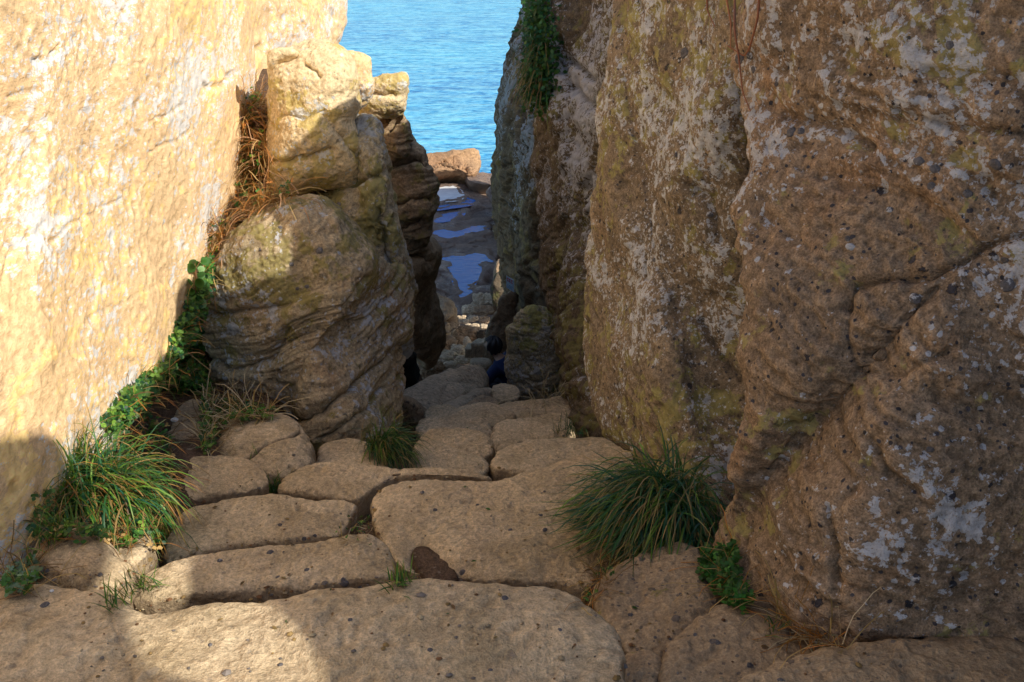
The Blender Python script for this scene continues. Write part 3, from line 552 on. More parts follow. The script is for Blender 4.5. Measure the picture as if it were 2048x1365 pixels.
# ------------------------------------------------------------------ gully rubble (seen beyond the leaning slab)
def zx(x, y): return 780 + x / 5.6875, 560 + y / 5.6875
def midY(py):
    y = (682.5 - py) / FPX; s = (-SP + y * CP) / (CP + y * SP)
    return -1.93 / (s + .3375 + 1e-9) if False else float(np.clip(1.95 / max(-(s) - .3375, .06), 9.5, 27.2))
def rub(x0, x1, y0, y1, label, mat='rubble', name='rubble_rock', box=2.6, sk=0, group='fallen rocks in the gully'):
    cx, cy = (x0 + x1) / 2, (y0 + y1) / 2; pts = []
    for k in range(12):
        a = 2 * math.pi * k / 12; r_ = 1 + random.uniform(-.08, .08)
        ca, sa = math.cos(a), math.sin(a)
        pts.append((cx + (x1 - x0) / 2 * r_ * math.copysign(abs(ca) ** .8, ca) + sk * sa * (y1 - y0) / 2, cy + (y1 - y0) / 2 * r_ * math.copysign(abs(sa) ** .8, sa)))
    pts = [zx(*p) for p in pts]
    Yb = midY(zx(cx, y1)[1]); w = (x1 - x0) / 5.6875 * Yb / FPX; h = (y1 - y0) / 5.6875 * Yb / FPX
    sd = random.randint(100, 999)
    o = rock(name, [atY(p[0], p[1], Yb + (zx(0, y1)[1] - p[1]) / 5.6875 * 0 + (1 - (p[1] - pts[9][1]) / max(pts[3][1] - pts[9][1], 1)) * h * .8) for p in pts], M[mat], (random.uniform(-.15, .15), -.75, .65), h * .35, h * .6,
             pf=box, nseg=110, nf=34, nb=10, amp=(w * .10, w * .04, w * .012), freq=(3 / w, 7 / w, 20 / w), strata=w * .05, sfreq=6 / w, seed=sd, jag=.16)
    return tag(o, label, 'rock', group)
rub(928, 1255, 150, 285, 'flat thick cap rock lying topmost over the far gully rubble, wet on top')
rub(815, 965, 282, 402, 'round boulder left below the flat cap rock')
rub(903, 1020, 250, 322, 'small round stone touching the flat cap rock')
rub(945, 1195, 285, 412, 'dark flat rock directly beneath the cap rock', mat='gully')
rub(878, 1012, 405, 476, 'grey oval rock below the round boulder')
rub(1008, 1145, 408, 500, 'brown oval rock below the dark flat rock', mat='gully')
rub(760, 872, 404, 446, 'thin pale rock at the left edge of the small rubble')
rub(742, 842, 452, 502, 'pale stubby rock beneath the thin pale rock')
rub(830, 898, 446, 506, 'tan stubby rock right of the pale stubby one')
rub(848, 930, 494, 548, 'tilted wedge stone in the middle of the small rubble')
rub(920, 1025, 498, 552, 'light wedge stone right of the tilted wedge')
rub(1028, 1115, 498, 562, 'tan stone at the right end of the small rubble')
rub(700, 800, 505, 560, 'chipped stone at the left end of the small rubble')
rub(690, 1060, 535, 700, 'broad humped rock spanning the gully below the small rubble', mat='gully')
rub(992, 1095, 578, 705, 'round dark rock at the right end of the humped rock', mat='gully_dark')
rub(520, 765, 628, 792, 'slanting squarish rock at the left of the humped rock', mat='gully')
rub(730, 850, 645, 740, 'brown knob between the slanting rock and the humped rock', mat='gully')
rub(828, 922, 650, 775, 'brown elongated rock above the square post blocks')
rub(686, 855, 735, 865, 'flat tan rock below the brown knob')
rub(318, 745, 788, 895, 'long pale ledge stone crossing the gully floor', box=3.4)
rub(250, 440, 880, 960, 'thin layered stone at the left end of the gully floor')
rub(370, 745, 872, 975, 'broken pale stone below the long ledge stone')
rub(740, 925, 868, 960, 'pale irregular stone by the foot of the post blocks')
rub(490, 620, 925, 1050, 'dark-sided stone in the hollow of the gully floor', mat='gully')
rub(590, 760, 930, 1040, 'tan stone right of the dark-sided stone')
rub(280, 432, 935, 1065, 'squarish pale stone left of the gully hollow')
rub(330, 565, 1030, 1145, 'low brown stone peeping over the leaning slab', mat='gully')
rub(985, 1215, 878, 985, 'flat rock beside the person above the layered block')
boulder('boulder', [(795, 705), (808, 696), (815, 712), (824, 716), (828, 735), (836, 752), (840, 768), (825, 776), (800, 782), (780, 760)], M['cleft'], 7.6, (-.1, -1, .1), .05, .3, 'near-black rock added as shade in the cleft between the big boulder and the leaning slab', nseg=120, nf=40, nb=12, amp=(.03, .015, .006), freq=(4, 9, 30), strata=.02, sdir=(1, 0, .1), sfreq=12, seed=98)  # filler whose dark colour stands for shade in the hollow
for (x0, x1, y0, y1, lb) in [(928, 1055, 712, 912, 'upright square block with vertical grain, left one of the pair'), (1050, 1130, 705, 900, 'upright square block with vertical grain, right one of the pair'), (852, 928, 770, 880, 'short square block left of the upright pair')]:
    P4 = [zx(x0, y0), zx(x1, y0), zx(x1, y1), zx(x0, y1)]; P8 = []
    for q in range(4):
        a, b = np.array(P4[q]), np.array(P4[(q + 1) % 4]); P8 += [a + (b - a) * t_ for t_ in (.02, .35, .65, .98)]
    Yb = 13.2
    o = rock('stone_post', [atY(p[0], p[1], Yb) for p in P8], M['rubble'], (-.1, -1, .15), .06, .3, pf=4, pb=5, nseg=120, nf=30, nb=14, amp=(.01, .006, .003), freq=(5, 10, 24), strata=.012, sdir=(1, .2, 0), sfreq=24, seed=x0)
    tag(o, lb, 'stone block')
o = rock('layered_block', [atY(*zx(x, y), 11.6) for x, y in [(915, 935), (960, 918), (1040, 915), (1120, 930), (1148, 960), (1140, 1040), (1130, 1110), (1060, 1130), (960, 1120), (920, 1040)]], M['rubble'], (0, -1, .2), .08, .4, pf=3.4, nseg=160, nf=50, nb=14,
         amp=(.02, .012, .004), freq=(3, 8, 24), strata=.035, sfreq=13, seed=88)
tag(o, 'block of thin stacked layers just left of the person', 'rock')

# ------------------------------------------------------------------ wave-cut ledge, a field of low terraces
lx = np.linspace(-7.5, .4, 330); ly = np.linspace(25.5, 43.0, 560)
XX, YY = np.meshgrid(lx, ly); P = np.stack([XX.ravel(), YY.ravel(), np.zeros(XX.size)], 1)
W = P + .9 * np.stack([fbm(P, .35, 3, 201), fbm(P, .35, 3, 202), 0 * P[:, 0]], 1)
hgt = fbm(W * A_([.45, 1.3, 1]), .5, 4, 205) * .5 + .10 * np.abs((W[:, 1] * .55) % 1 - .5)
hgt = hgt * .55 + np.floor(hgt * 7) / 7 * .45
base = -11.05 + .30 * np.clip((34 - YY.ravel()) / 8, 0, 1) * 0 + .012 * (YY.ravel() - 30)
edge = XX.ravel() - np.interp(YY.ravel(), [25.5, 28, 31, 34, 38, 40, 43], [-.15, -.28, -.50, -.58, -.75, -1.15, -1.5])
edge = edge + .18 * fbm(P, .9, 3, 210)
z = base + hgt * .62 + .03 * fbm(P, 3, 3, 211) + .012 * fbm(P, 9, 3, 212)
left_rise = np.clip((-1.9 - XX.ravel()) / 1.4, 0, 1) * np.clip((31.5 - YY.ravel()) / 3.5, 0, 1) * .9
z = z + left_rise * (1 + .3 * fbm(P, 1.2, 3, 215))
slot = np.clip(edge / .22, 0, 1); slot2 = np.clip((edge - .42 - .02 * (YY.ravel() - 30)) / .25, 0, 1)
z = z - 1.7 * (slot - slot2) - .10 * slot2
z = np.where(YY.ravel() > 42.2, z - (YY.ravel() - 42.2) * 3, z)
P[:, 2] = z
def basin(P, pts, lev, wid=.35):
    # hollow the ledge where water stands; the waterline is where the level meets the rock
    poly = catmull([atZ(x, y, lev) for x, y in pts], 90)[:, :2]
    d = np.full(len(P), 1e9); ins = np.zeros(len(P), bool); X, Y = P[:, 0] + .30 * fbm(P, 2.0, 4, 220), P[:, 1] + 1.0 * fbm(P, 1.0, 4, 221)
    for k in range(len(poly)):
        (x0, y0), (x1, y1) = poly[k - 1], poly[k]; vx, vy = x1 - x0, y1 - y0
        t = np.clip(((X - x0) * vx + (Y - y0) * vy) / (vx * vx + vy * vy + 1e-9), 0, 1); d = np.minimum(d, np.hypot(X - x0 - t * vx, (Y - y0 - t * vy) * .5))
        c = (y0 > Y) != (y1 > Y); ins ^= c & (X < (x1 - x0) * (Y - y0) / (y1 - y0 + 1e-12) + x0)
    sd = np.where(ins, -d, d); w = np.clip(1 - sd / wid, 0, 1); w = w * w * (3 - 2 * w)
    tgt = lev + np.clip(sd, -.2, wid) * .35
    P[:, 2] = P[:, 2] * (1 - w) + tgt * w
    return poly
POOLS = [([(855, 412), (885, 398), (920, 394), (948, 400), (940, 410), (905, 416), (868, 420)], -10.86, 'broad film of water across the far ledge below the white foam'),
 ([(862, 438), (890, 428), (925, 425), (915, 437), (880, 444)], -10.93, 'narrow tide pool on the left part of the middle ledge'),
 ([(862, 468), (900, 455), (945, 452), (975, 455), (930, 468), (885, 478)], -10.98, 'long tide pool stretching across the ledge centre'),
 ([(884, 515), (920, 508), (965, 512), (986, 520), (965, 535), (955, 555), (945, 575), (930, 595), (908, 565), (902, 540)], -11.02, 'nearest blue tide pool narrowing toward the rubble'),
 ([(845, 390), (865, 376), (900, 372), (922, 384), (915, 400), (850, 401)], -10.80, None)]
PL = [basin(P, p, l) for p, l, _ in POOLS]
ny, nx = XX.shape; ii = np.arange(ny - 1)[:, None]; jj = np.arange(nx - 1)[None]
F = np.stack([ii * nx + jj, ii * nx + jj + 1, (ii + 1) * nx + jj + 1, (ii + 1) * nx + jj], -1).reshape(-1, 4)
tag(mesh_obj('rock_ledge', P, F, M['ledge']), kind='structure')
def pool_mat():
    m, t, b = nt('pool_water'); B = NB(t); g = B.n('ShaderNodeNewGeometry')
    B.set(b.inputs['Base Color'], (.012, .17, .56, 1)); b.inputs['Roughness'].default_value = .15; b.inputs['Specular IOR Level'].default_value = .5
    B.set(b.inputs['Normal'], B.bump(B.noise(B.map(g.outputs['Position'], (2.5, 7, 1)), 1, 4, .6), .35, .06)); return m
M['pool'] = pool_mat()
M['foam'] = simple('foam', (.75, .78, .88), .8, ns=4)
for (pts, lev, lab), poly in zip(POOLS, PL):
    Cc = poly.mean(0); q = Cc + (poly[::3] - Cc) * 1.12
    V = np.c_[q, np.full(len(q), lev - .012)]; cen = np.r_[Cc, lev]
    if lab: tag(mesh_obj('tide_pool', V, [tuple(range(len(V)))], M['pool'], loc=cen, smooth=False), lab, 'water pool')
    else: tag(mesh_obj('sea_foam', V, [tuple(range(len(V)))], M['foam'], loc=cen, smooth=False), 'bright white foam pool spread on the left of the far ledge', 'foam')
# big block at the end of the ledge
def boxy(name, pts, n, hf, hb, mat, label, cat='rock', **kw):
    O = [atY(*p) for p in pts]; return tag(rock(name, O, M[mat], n, hf, hb, **kw), label, cat)
boxy('ledge_block', [(790, 322, 40.5), (860, 311, 41), (900, 304, 41.2), (945, 300, 41.4), (957, 305, 41.6), (960, 325, 41.4), (953, 345, 40.4), (940, 352, 39.9), (920, 346, 40), (880, 346, 39.8), (850, 352, 39.6), (780, 356, 39.6)], (.12, -.8, .55), .35, 1.6, 'block',
     'sunlit red-brown block standing at the seaward end of the ledge', pf=4, pb=4, nseg=340, nf=110, nb=24, amp=(.12, .07, .03), freq=(.8, 2.5, 8), strata=.05, sfreq=2.5, seed=95,
     grooves=[([(862, 335), (890, 328), (925, 336)], 2.5, .12), ([(930, 332), (940, 345)], 4, .25), ([(905, 318), (908, 330)], 2, .06)])
boxy('ledge_block', [(935, 352, 40.5), (955, 348, 41), (985, 349, 41.2), (998, 354, 41), (1004, 372, 40), (1010, 380, 39.5), (985, 372, 39), (950, 368, 39), (935, 360, 39.6)], (.1, -.5, .8), .12, 1.0, 'ledge',
     'low dark shelf right of the sunlit block, at the water edge', pf=3.5, nseg=200, nf=60, nb=16, amp=(.08, .05, .02), freq=(1, 3, 9), strata=.05, sfreq=3, seed=96)
boxy('ledge_block', [(978, 385, 36), (995, 372, 37), (1012, 380, 37), (1020, 430, 34), (1010, 455, 33), (992, 440, 34), (985, 410, 35)], (-.2, -.6, .7), .15, 1.2, 'ledge',
     'purple-brown rock step beyond the dark slot of the ledge', pf=3, nseg=200, nf=60, nb=16, amp=(.12, .06, .02), freq=(1, 3, 9), strata=.10, sfreq=3.2, seed=97)

# ------------------------------------------------------------------ plants, litter, small things
bpy.context.view_layer.update()
DG = bpy.context.evaluated_depsgraph_get()
def cast(px, py):
    d = ray(px, py); d = d / np.linalg.norm(d)
    ok, loc, nor, idx, ob, _ = scn.ray_cast(DG, Vector((0, 0, 0)), Vector(d))
    return (np.array(loc), np.array(nor), ob) if ok else None
def drop(x, y, z=3.0):
    ok, loc, nor, idx, ob, _ = scn.ray_cast(DG, Vector((x, y, z)), Vector((0, 0, -1)))
    return np.array(loc) if ok else None
class Strips:
    def __init__(s): s.V = []; s.F = []; s.C = []; s.n = 0
    def blade(s, p, d, length, width, droop, c0, c1, tip, floor=None, seg=8, curl=0.0, taper=True, tipstart=.72):
        d = d / (np.linalg.norm(d) + 1e-9); side = np.cross(d, (0, 0, 1.0)); ln = np.linalg.norm(side)
        side = side / ln if ln > 1e-3 else np.array([1.0, 0, 0]); st = length / seg; p = p.copy()
        tw = RNG.normal(0, .35)
        for i in range(seg + 1):
            t = i / seg; w = width * (min(1, .55 + t * 2) * (1 - t ** 2.2) + .04 if taper else 1)
            up = np.cross(side, d); sd = side * math.cos(tw) + up * math.sin(tw)
            s.V += [p - sd * w / 2, p + sd * w / 2]
            c = c0 + (c1 - c0) * t
            if t > tipstart: c = c + (tip - c) * min(1, (t - tipstart) / max(.02, 1 - tipstart) * 1.4)
            s.C += [(*c, 1)] * 2
            if i < seg:
                a = s.n + 2 * i; s.F.append((a, a + 1, a + 3, a + 2))
            p = p + d * st
            d = d + np.array([RNG.normal(0, curl), RNG.normal(0, curl), -droop * st * (1 + 1.5 * t) + RNG.normal(0, curl)]); d = d / np.linalg.norm(d)
            if floor is not None and p[2] < floor: p[2] = floor; d[2] = max(d[2], 0)
        s.n += 2 * (seg + 1)
    def leaf(s, p, n, u, L_, W_, c, cup=.15):
        n = n / np.linalg.norm(n); u = u - n * (u @ n); u = u / (np.linalg.norm(u) + 1e-9); v = np.cross(n, u)
        pts = [(0, 0), (.3, -.42), (.65, -.45), (1, 0), (.65, .45), (.3, .42)]
        for a, b in pts: s.V.append(p + u * a * L_ + v * b * W_ + n * (abs(b) * cup * W_ - .2 * cup * L_ * a * a)); s.C.append((*c, 1))
        s.F += [(s.n, s.n + 1, s.n + 2, s.n + 3), (s.n, s.n + 3, s.n + 4, s.n + 5)]; s.n += 6
    def build(s, name, mat, loc=None, parent=None, smooth=True):
        V = np.array(s.V); return mesh_obj(name, V, s.F, mat, loc=V.mean(0) if loc is None else loc, smooth=smooth, cols=np.array(s.C), parent=parent)
def rnd_in(poly, n):
    xs = [p[0] for p in poly]; ys = [p[1] for p in poly]; out = []
    while len(out) < n:
        x, y = RNG.uniform(min(xs), max(xs)), RNG.uniform(min(ys), max(ys)); c = False
        for i in range(len(poly)):
            (x0, y0), (x1, y1) = poly[i - 1], poly[i]
            if (y0 > y) != (y1 > y) and x < (x1 - x0) * (y - y0) / (y1 - y0) + x0: c = not c
        if c: out.append((x, y))
    return out
G_DK = A_([.012, .075, .030]); G_BL = A_([.018, .10, .070]); G_MD = A_([.045, .14, .025]); G_LT = A_([.16, .30, .04]); TAN = A_([.50, .33, .13]); ORG = A_([.50, .20, .05]); BRN = A_([.22, .11, .05]); PALE = A_([.62, .50, .32])
def tuft(root, mdir, n, length, width, spread, droop, label, floor=None, rr=.04, cols=(G_DK, G_BL, G_MD), tipc=TAN, name='sedge_tuft', cat='sedge tuft', light=.1, dead=.08, group=None, seg=9, curl=.015):
    S = Strips(); mdir = A_(mdir, float) if False else np.array(mdir, float); mdir /= np.linalg.norm(mdir)
    for i in range(n):
        q = RNG.normal(size=3); q /= np.linalg.norm(q); d = mdir + spread * q * RNG.uniform(.3, 1.2)
        if d[2] < -.1: d[2] *= -.3
        p = root + np.r_[RNG.normal(0, rr, 2), RNG.uniform(-.01, .02)]
        L_ = length * RNG.uniform(.45, 1.12); a = cols[RNG.integers(len(cols))] * RNG.uniform(.7, 1.4); b = cols[RNG.integers(len(cols))] * RNG.uniform(.8, 1.6)
        r = RNG.random(); tp = tipc * RNG.uniform(.6, 1.2); ts = RNG.uniform(.6, .97)
        if r < light: a, b = G_LT * RNG.uniform(.6, 1.2), G_LT
        elif r < light + dead: a, b = TAN * .5, TAN * RNG.uniform(.7, 1.2)
        S.blade(p, d, L_, width * RNG.uniform(.6, 1.2), droop * RNG.uniform(.5, 1.5), a, b, tp, floor=None if floor is None else floor + RNG.uniform(0, .05), seg=seg, curl=curl, tipstart=ts)
    o = S.build(name, M['leaf'], loc=root); return tag(o, label, cat, group)
# three large sedge tufts
tuft(A_([.47, 2.58, -1.80]), (-.55, -.42, .85), 2600, .40, .0062, .72, 7.5, 'largest dark green sedge tuft sweeping left from the foot of the right rock face', floor=-1.72, rr=.05, light=.10, dead=.10)
tuft(A_([-1.28, 2.50, -1.68]), (.16, -.14, 1.0), 2200, .37, .0062, .72, 8.5, 'bushy sedge tuft against the sunlit left wall, partly in sun', floor=-1.76, rr=.06, cols=(G_MD, G_DK, G_MD, G_BL), light=.2, dead=.07, tipc=ORG)
tuft(atZ(765, 905, -2.16), (.35, -.35, .8), 520, .24, .0042, .65, 8.0, 'small sedge tuft in the middle, under the corner of the big rounded boulder', floor=-2.24, rr=.03, cols=(G_DK, G_MD, G_DK), light=.15, dead=.10)
tuft(A_([1.42, 2.05, -1.50]), (-.75, -.15, .45), 160, .36, .006, .45, 2.5, 'orange-tipped grass clump entering at the bottom right edge', rr=.05, cols=(G_MD, ORG * .6, TAN * .6), tipc=ORG, name='grass_clump', cat='grass clump')
def small_tuft(px, py, n, length, lab, width=.0035, cols=(G_MD, G_MD, G_DK), light=.3, spread=.8, up=(0, -.1, 1)):
    h = cast(px, py)
    if h: tuft(h[0], up, n, length, width, spread, 9, lab, rr=length * .22, cols=cols, light=light, name='grass_tuft', cat='grass tuft', seg=6, dead=.15)
small_tuft(552, 985, 90, .11, 'short grass tuft growing in the gap beside the curving low step')
small_tuft(802, 1172, 60, .065, 'short grass tuft in the joint right of the second step')
small_tuft(318, 1085, 110, .11, 'bright grass tuft at the right edge of the left sedge, in sun', light=.6)
small_tuft(290, 1178, 40, .07, 'tiny grass tuft in the dark joint beside the rounded sunlit stone')
small_tuft(238, 1212, 40, .07, 'tiny grass sprig at the rim of the front step')
small_tuft(1112, 785, 90, .22, 'dark grass tuft at the right foot of the upright mossy boulder', cols=(G_DK, G_DK), light=.05)
small_tuft(1140, 868, 70, .14, 'dark little plant where the pillar meets the passage floor', cols=(G_DK, G_DK), light=.05)
small_tuft(395, 770, 70, .22, 'narrow long-bladed grass tuft at the left foot of the big rounded boulder', light=.4)
small_tuft(300, 775, 60, .20, 'long-bladed grass tuft on the soil near the bottom of the sunlit wall', light=.5)
small_tuft(110, 1075, 60, .12, 'grass tuft at the bottom left foot of the left sedge')
small_tuft(1545, 1262, 12, .07, 'lone green grass sprig among dry stems at the rock face foot')
small_tuft(508, 915, 12, .05, 'tiny green sprout at the edge of the cracked stone', light=.5)

def cover(name, poly, n, size, cols, label, lift=.03, stems=0, stemcol=(ORG, BRN, TAN), slen=.14, kind='stuff', up=.7, cat='plants', zmax=None, swid=.0022, skip=()):
    S = Strips()
    for (x, y) in rnd_in(poly, n):
        h = cast(x, y)
        if not h or (h[2] and h[2].name.split('.')[0] in skip): continue
        base = h[0] + h[1] * RNG.uniform(0, lift) + A_([0, -.005, RNG.uniform(0, lift)])
        c = cols[RNG.integers(len(cols))] * RNG.uniform(.55, 1.5)
        k = RNG.integers(2, 5); a0 = RNG.uniform(0, 6.28); nn = np.array([RNG.normal(0, .5), RNG.normal(-.35, .4), up]) + h[1] * .5
        for q in range(k):
            a = a0 + q * 6.28 / k; s_ = size * RNG.uniform(.6, 1.3)
            S.leaf(base, nn + RNG.normal(0, .25, 3), np.array([math.cos(a), math.sin(a), RNG.normal(0, .3)]), s_, s_ * .8, c)
    for (x, y) in rnd_in(poly, stems):
        h = cast(x, y)
        if not h or (h[2] and h[2].name.split('.')[0] in skip): continue
        c = stemcol[RNG.integers(len(stemcol))] * RNG.uniform(.6, 1.3); d = np.array([RNG.normal(0, .8), RNG.normal(-.2, .5), RNG.normal(.45, .5)]) + h[1] * .3
        S.blade(h[0] + h[1] * .01, d, slen * RNG.uniform(.4, 1.3), swid * RNG.uniform(.7, 1.5), 4, c, c, c, seg=6, curl=.16, taper=False)
    if S.n: return tag(S.build(name, M['leaf']), label, cat, kind=kind)
WEED = (G_MD, G_MD * 1.3, G_LT, G_DK, A_([.10, .20, .04]))
cover('creeping_weeds', [(430, 480), (470, 400), (485, 205), (525, 205), (537, 300), (535, 390), (600, 392), (540, 415), (470, 450), (440, 500), (420, 530), (405, 540)], 700, .018, WEED + (ORG, ORG), 'reddish dry weeds filling the crevice between sunlit wall and perched boulder', stems=4200, stemcol=(ORG, A_([.5, .24, .1]), TAN, A_([.6, .35, .2])), slen=.20, lift=.07, swid=.0034, skip=())
cover('creeping_weeds', [(405, 530), (425, 520), (412, 600), (410, 680), (415, 760), (430, 800), (330, 790), (250, 850), (200, 870), (240, 800), (300, 760), (330, 730), (350, 660), (375, 610)], 2400, .017, WEED, 'green creeping weeds on the soil between the sunlit wall and the big boulder', stems=520, slen=.14, lift=.05, swid=.0028)
cover('creeping_weeds', [(405, 810), (450, 800), (560, 830), (540, 842), (470, 850), (430, 880), (425, 915), (398, 910), (400, 860)], 260, .016, WEED, 'low weeds and pale straw at the foot of the big boulder', stems=420, slen=.16, stemcol=(PALE, TAN, BRN, PALE), swid=.003)
cover('creeping_weeds', [(225, 860), (330, 850), (345, 880), (350, 960), (350, 1010), (345, 1060), (300, 1110), (180, 1090), (60, 1090), (60, 1000), (190, 950)], 900, .014, WEED + (TAN,), 'mixed green weeds and dry litter under the left sedge tuft', stems=420, stemcol=(ORG, TAN, BRN), slen=.12, swid=.0025)
cover('clover_patch', [(1400, 1120), (1440, 1100), (1475, 1110), (1480, 1170), (1505, 1215), (1490, 1225), (1450, 1210), (1420, 1180), (1395, 1150)], 620, .012, (G_MD, A_([.05, .2, .03]), G_MD * .7), 'bright green small-leaved patch between the right stones and the rock face', stems=60, stemcol=(TAN, ORG), lift=.03)
cover('dry_stems', [(1540, 1232), (1600, 1245), (1700, 1300), (1690, 1312), (1600, 1275), (1550, 1252)], 0, .01, WEED, 'dry stalks lying along the foot of the huge right rock face', stems=110, stemcol=(PALE, TAN, ORG), slen=.17, cat='dry stalks')
cover('dry_stems', [(1165, 1180), (1230, 1120), (1240, 1140), (1190, 1215), (1160, 1225)], 24, .008, WEED, 'reddish dry stalks in the gap below the right sedge tuft', stems=120, stemcol=(TAN, ORG, BRN), slen=.10, cat='dry stalks')
cover('dry_stems', [(15, 1165), (80, 1120), (90, 1165), (60, 1200), (10, 1195)], 170, .012, (A_([.16, .26, .18]), G_MD, A_([.10, .2, .12])), 'grey-green weeds and twigs at the bottom left edge', stems=90, stemcol=(BRN, TAN), slen=.14, cat='weeds')
cover('dry_stems', [(1060, 800), (1140, 795), (1140, 812), (1070, 812)], 0, .01, WEED, 'pale straw below the upright mossy boulder', stems=30, stemcol=(PALE,), slen=.2, cat='dry stalks', swid=.004)
cover('dry_stems', [(660, 1090), (700, 1035), (740, 1030), (745, 1060), (740, 1095)], 26, .006, WEED, 'straw crumbs scattered in the triangular soil pocket', stems=60, stemcol=(PALE, TAN), slen=.035, cat='dry stalks', swid=.002)
# hanging foliage on the far right pillar
S = Strips()
for (x, y) in rnd_in([(1053, -10), (1082, -10), (1088, 60), (1098, 110), (1096, 170), (1086, 205), (1066, 190), (1062, 120), (1056, 60)], 1500):
    h = cast(x, y)
    if not h: continue
    c = (G_MD, G_DK, G_DK * 1.4, G_MD * .7)[RNG.integers(4)] * RNG.uniform(.5, 1.4); b = h[0] + A_([RNG.uniform(-.02, .02), RNG.uniform(-.1, .0), RNG.uniform(-.06, .06)])
    for q in range(3): S.leaf(b + RNG.normal(0, .05, 3), RNG.normal(0, .6, 3) + A_([-.3, -.6, .6]), RNG.normal(0, 1, 3), .036, .026, c)
for (x, y) in rnd_in([(1054, 60), (1085, 60), (1094, 120), (1090, 185), (1068, 170), (1060, 120)], 300):
    h = cast(x, y)
    if h:
        c = (G_DK, G_MD, TAN * .5)[RNG.integers(3)] * RNG.uniform(.6, 1.3)
        S.blade(h[0], A_([-.5, -.6, .3]) + RNG.normal(0, .3, 3), RNG.uniform(.2, .4), .009, 6, c, c, TAN * .6, seg=7)
tag(S.build('hanging_fern', M['leaf']), 'dark green foliage hanging down the crack high on the far right pillar', 'plant')
# broad-leaved climbers
def big_leaves(name, pts, size, label, cols=(G_MD * 1.4, A_([.20, .34, .13]), G_MD), flat=1.0):
    S = Strips(); r0_ = None
    for (x, y) in pts:
        h = cast(x, y)
        if not h: continue
        p = h[0] + h[1] * .03 + A_([0, -.05, .02]); r0_ = p if r0_ is None else r0_
        q0 = r0_ - A_([0, 0, .02]); S.blade(q0, p - q0, np.linalg.norm(p - q0) + .004, .004, 0, BRN, BRN, BRN, seg=2, taper=False)
        for q in range(2):
            c = cols[RNG.integers(len(cols))] * RNG.uniform(.7, 1.3); a = RNG.uniform(0, 6.28); s_ = size * RNG.uniform(.75, 1.2)
            n_ = A_([.4, -.9, .8]) + RNG.normal(0, .35, 3); n_ /= np.linalg.norm(n_); u = np.array([math.cos(a), .2, math.sin(a)]); u -= n_ * (u @ n_); u /= np.linalg.norm(u); v = np.cross(n_, u)
            m_ = 12; base = S.n; S.V.append(p + u * .06 * s_); S.C.append((*(c * 1.25), 1)); S.n += 1
            for k in range(m_):
                t = 2 * math.pi * k / m_; rr_ = s_ * .5 * (1 - .22 * max(0, -math.cos(t)) ** 6); q_ = p + u * (.5 * s_ + rr_ * math.cos(t)) + v * rr_ * .9 * math.sin(t) - n_ * .12 * s_ * (1 + math.cos(t)) * .5
                S.V.append(q_); S.C.append((*c, 1)); S.n += 1
            for k in range(m_): S.F.append((base, base + 1 + k, base + 1 + (k + 1) % m_))
    return tag(S.build(name, M['leaf']), label, 'plant')
big_leaves('broadleaf_plant', [(385, 530), (394, 525), (398, 545), (388, 555), (392, 570), (400, 580), (386, 585), (393, 600), (405, 603), (398, 612), (402, 606), (390, 545), (384, 572)], .042, 'round-leaved pale green plant climbing the crevice beside the sunlit wall')
big_leaves('broadleaf_plant', [(268, 785), (246, 790)], .045, 'pair of round leaves at the bottom of the sunlit wall')
big_leaves('broadleaf_plant', [(1433, 1115)], .055, 'single heart-shaped dark leaf beside the right sedge tuft', cols=(G_DK * 1.5,))
big_leaves('broadleaf_plant', [(403, 665), (408, 672)], .045, 'bright green leaf pair against the left edge of the big boulder', cols=(G_MD * 1.5,))
# dry vines hanging over the right face
def vine(pts, lab, w=.0035, col=A_([.33, .13, .07])):
    S = Strips(); Q = []
    for (x, y) in pts:
        h = cast(x, y)
        if h: Q.append(h[0] + h[1] * .02)
    if len(Q) < 2: return
    Q = np.array(Q); n_ = 40; t = np.linspace(0, len(Q) - 1, n_); Pp = np.stack([np.interp(t, range(len(Q)), Q[:, k]) for k in range(3)], 1)
    for k in range(3): Pp[1:-1] = (Pp[:-2] + Pp[1:-1] * 2 + Pp[2:]) / 4
    V = []; Fs = []
    for i in range(n_):
        tg = Pp[min(i + 1, n_ - 1)] - Pp[max(i - 1, 0)]; tg /= np.linalg.norm(tg); a = np.cross(tg, (0, 1, 0)); a /= np.linalg.norm(a) + 1e-9; b = np.cross(tg, a); r_ = w * (1 - .6 * i / n_)
        for k in range(5): V.append(Pp[i] + r_ * (a * math.cos(k * 1.2566) + b * math.sin(k * 1.2566)))
        if i: Fs += [((i - 1) * 5 + k, (i - 1) * 5 + (k + 1) % 5, i * 5 + (k + 1) % 5, i * 5 + k) for k in range(5)]
    tag(mesh_obj('dry_vine', V, Fs, M['stem'], loc=Pp[0], cols=np.tile([*col, 1], (len(V), 1))), lab, 'vine')
vine([(1482, -30), (1484, 60), (1490, 110), (1500, 180), (1508, 235)], 'longest reddish vine stem trailing down the right rock face')
vine([(1460, -30), (1462, 50), (1468, 95)], 'short pale reddish vine stem left of the longest one', col=A_([.5, .22, .12]))
vine([(1424, -20), (1426, 25), (1442, 52)], 'short thin vine stem curling left at the top edge')
vine([(1535, -20), (1528, 40), (1512, 90), (1498, 102), (1470, 96)], 'vine stem arching from the upper right down to the longest one')
vine([(1430, 30), (1415, 70), (1400, 110), (1362, 135)], 'very thin pale twig slanting down left of the vines', w=.0018, col=A_([.42, .3, .2]))

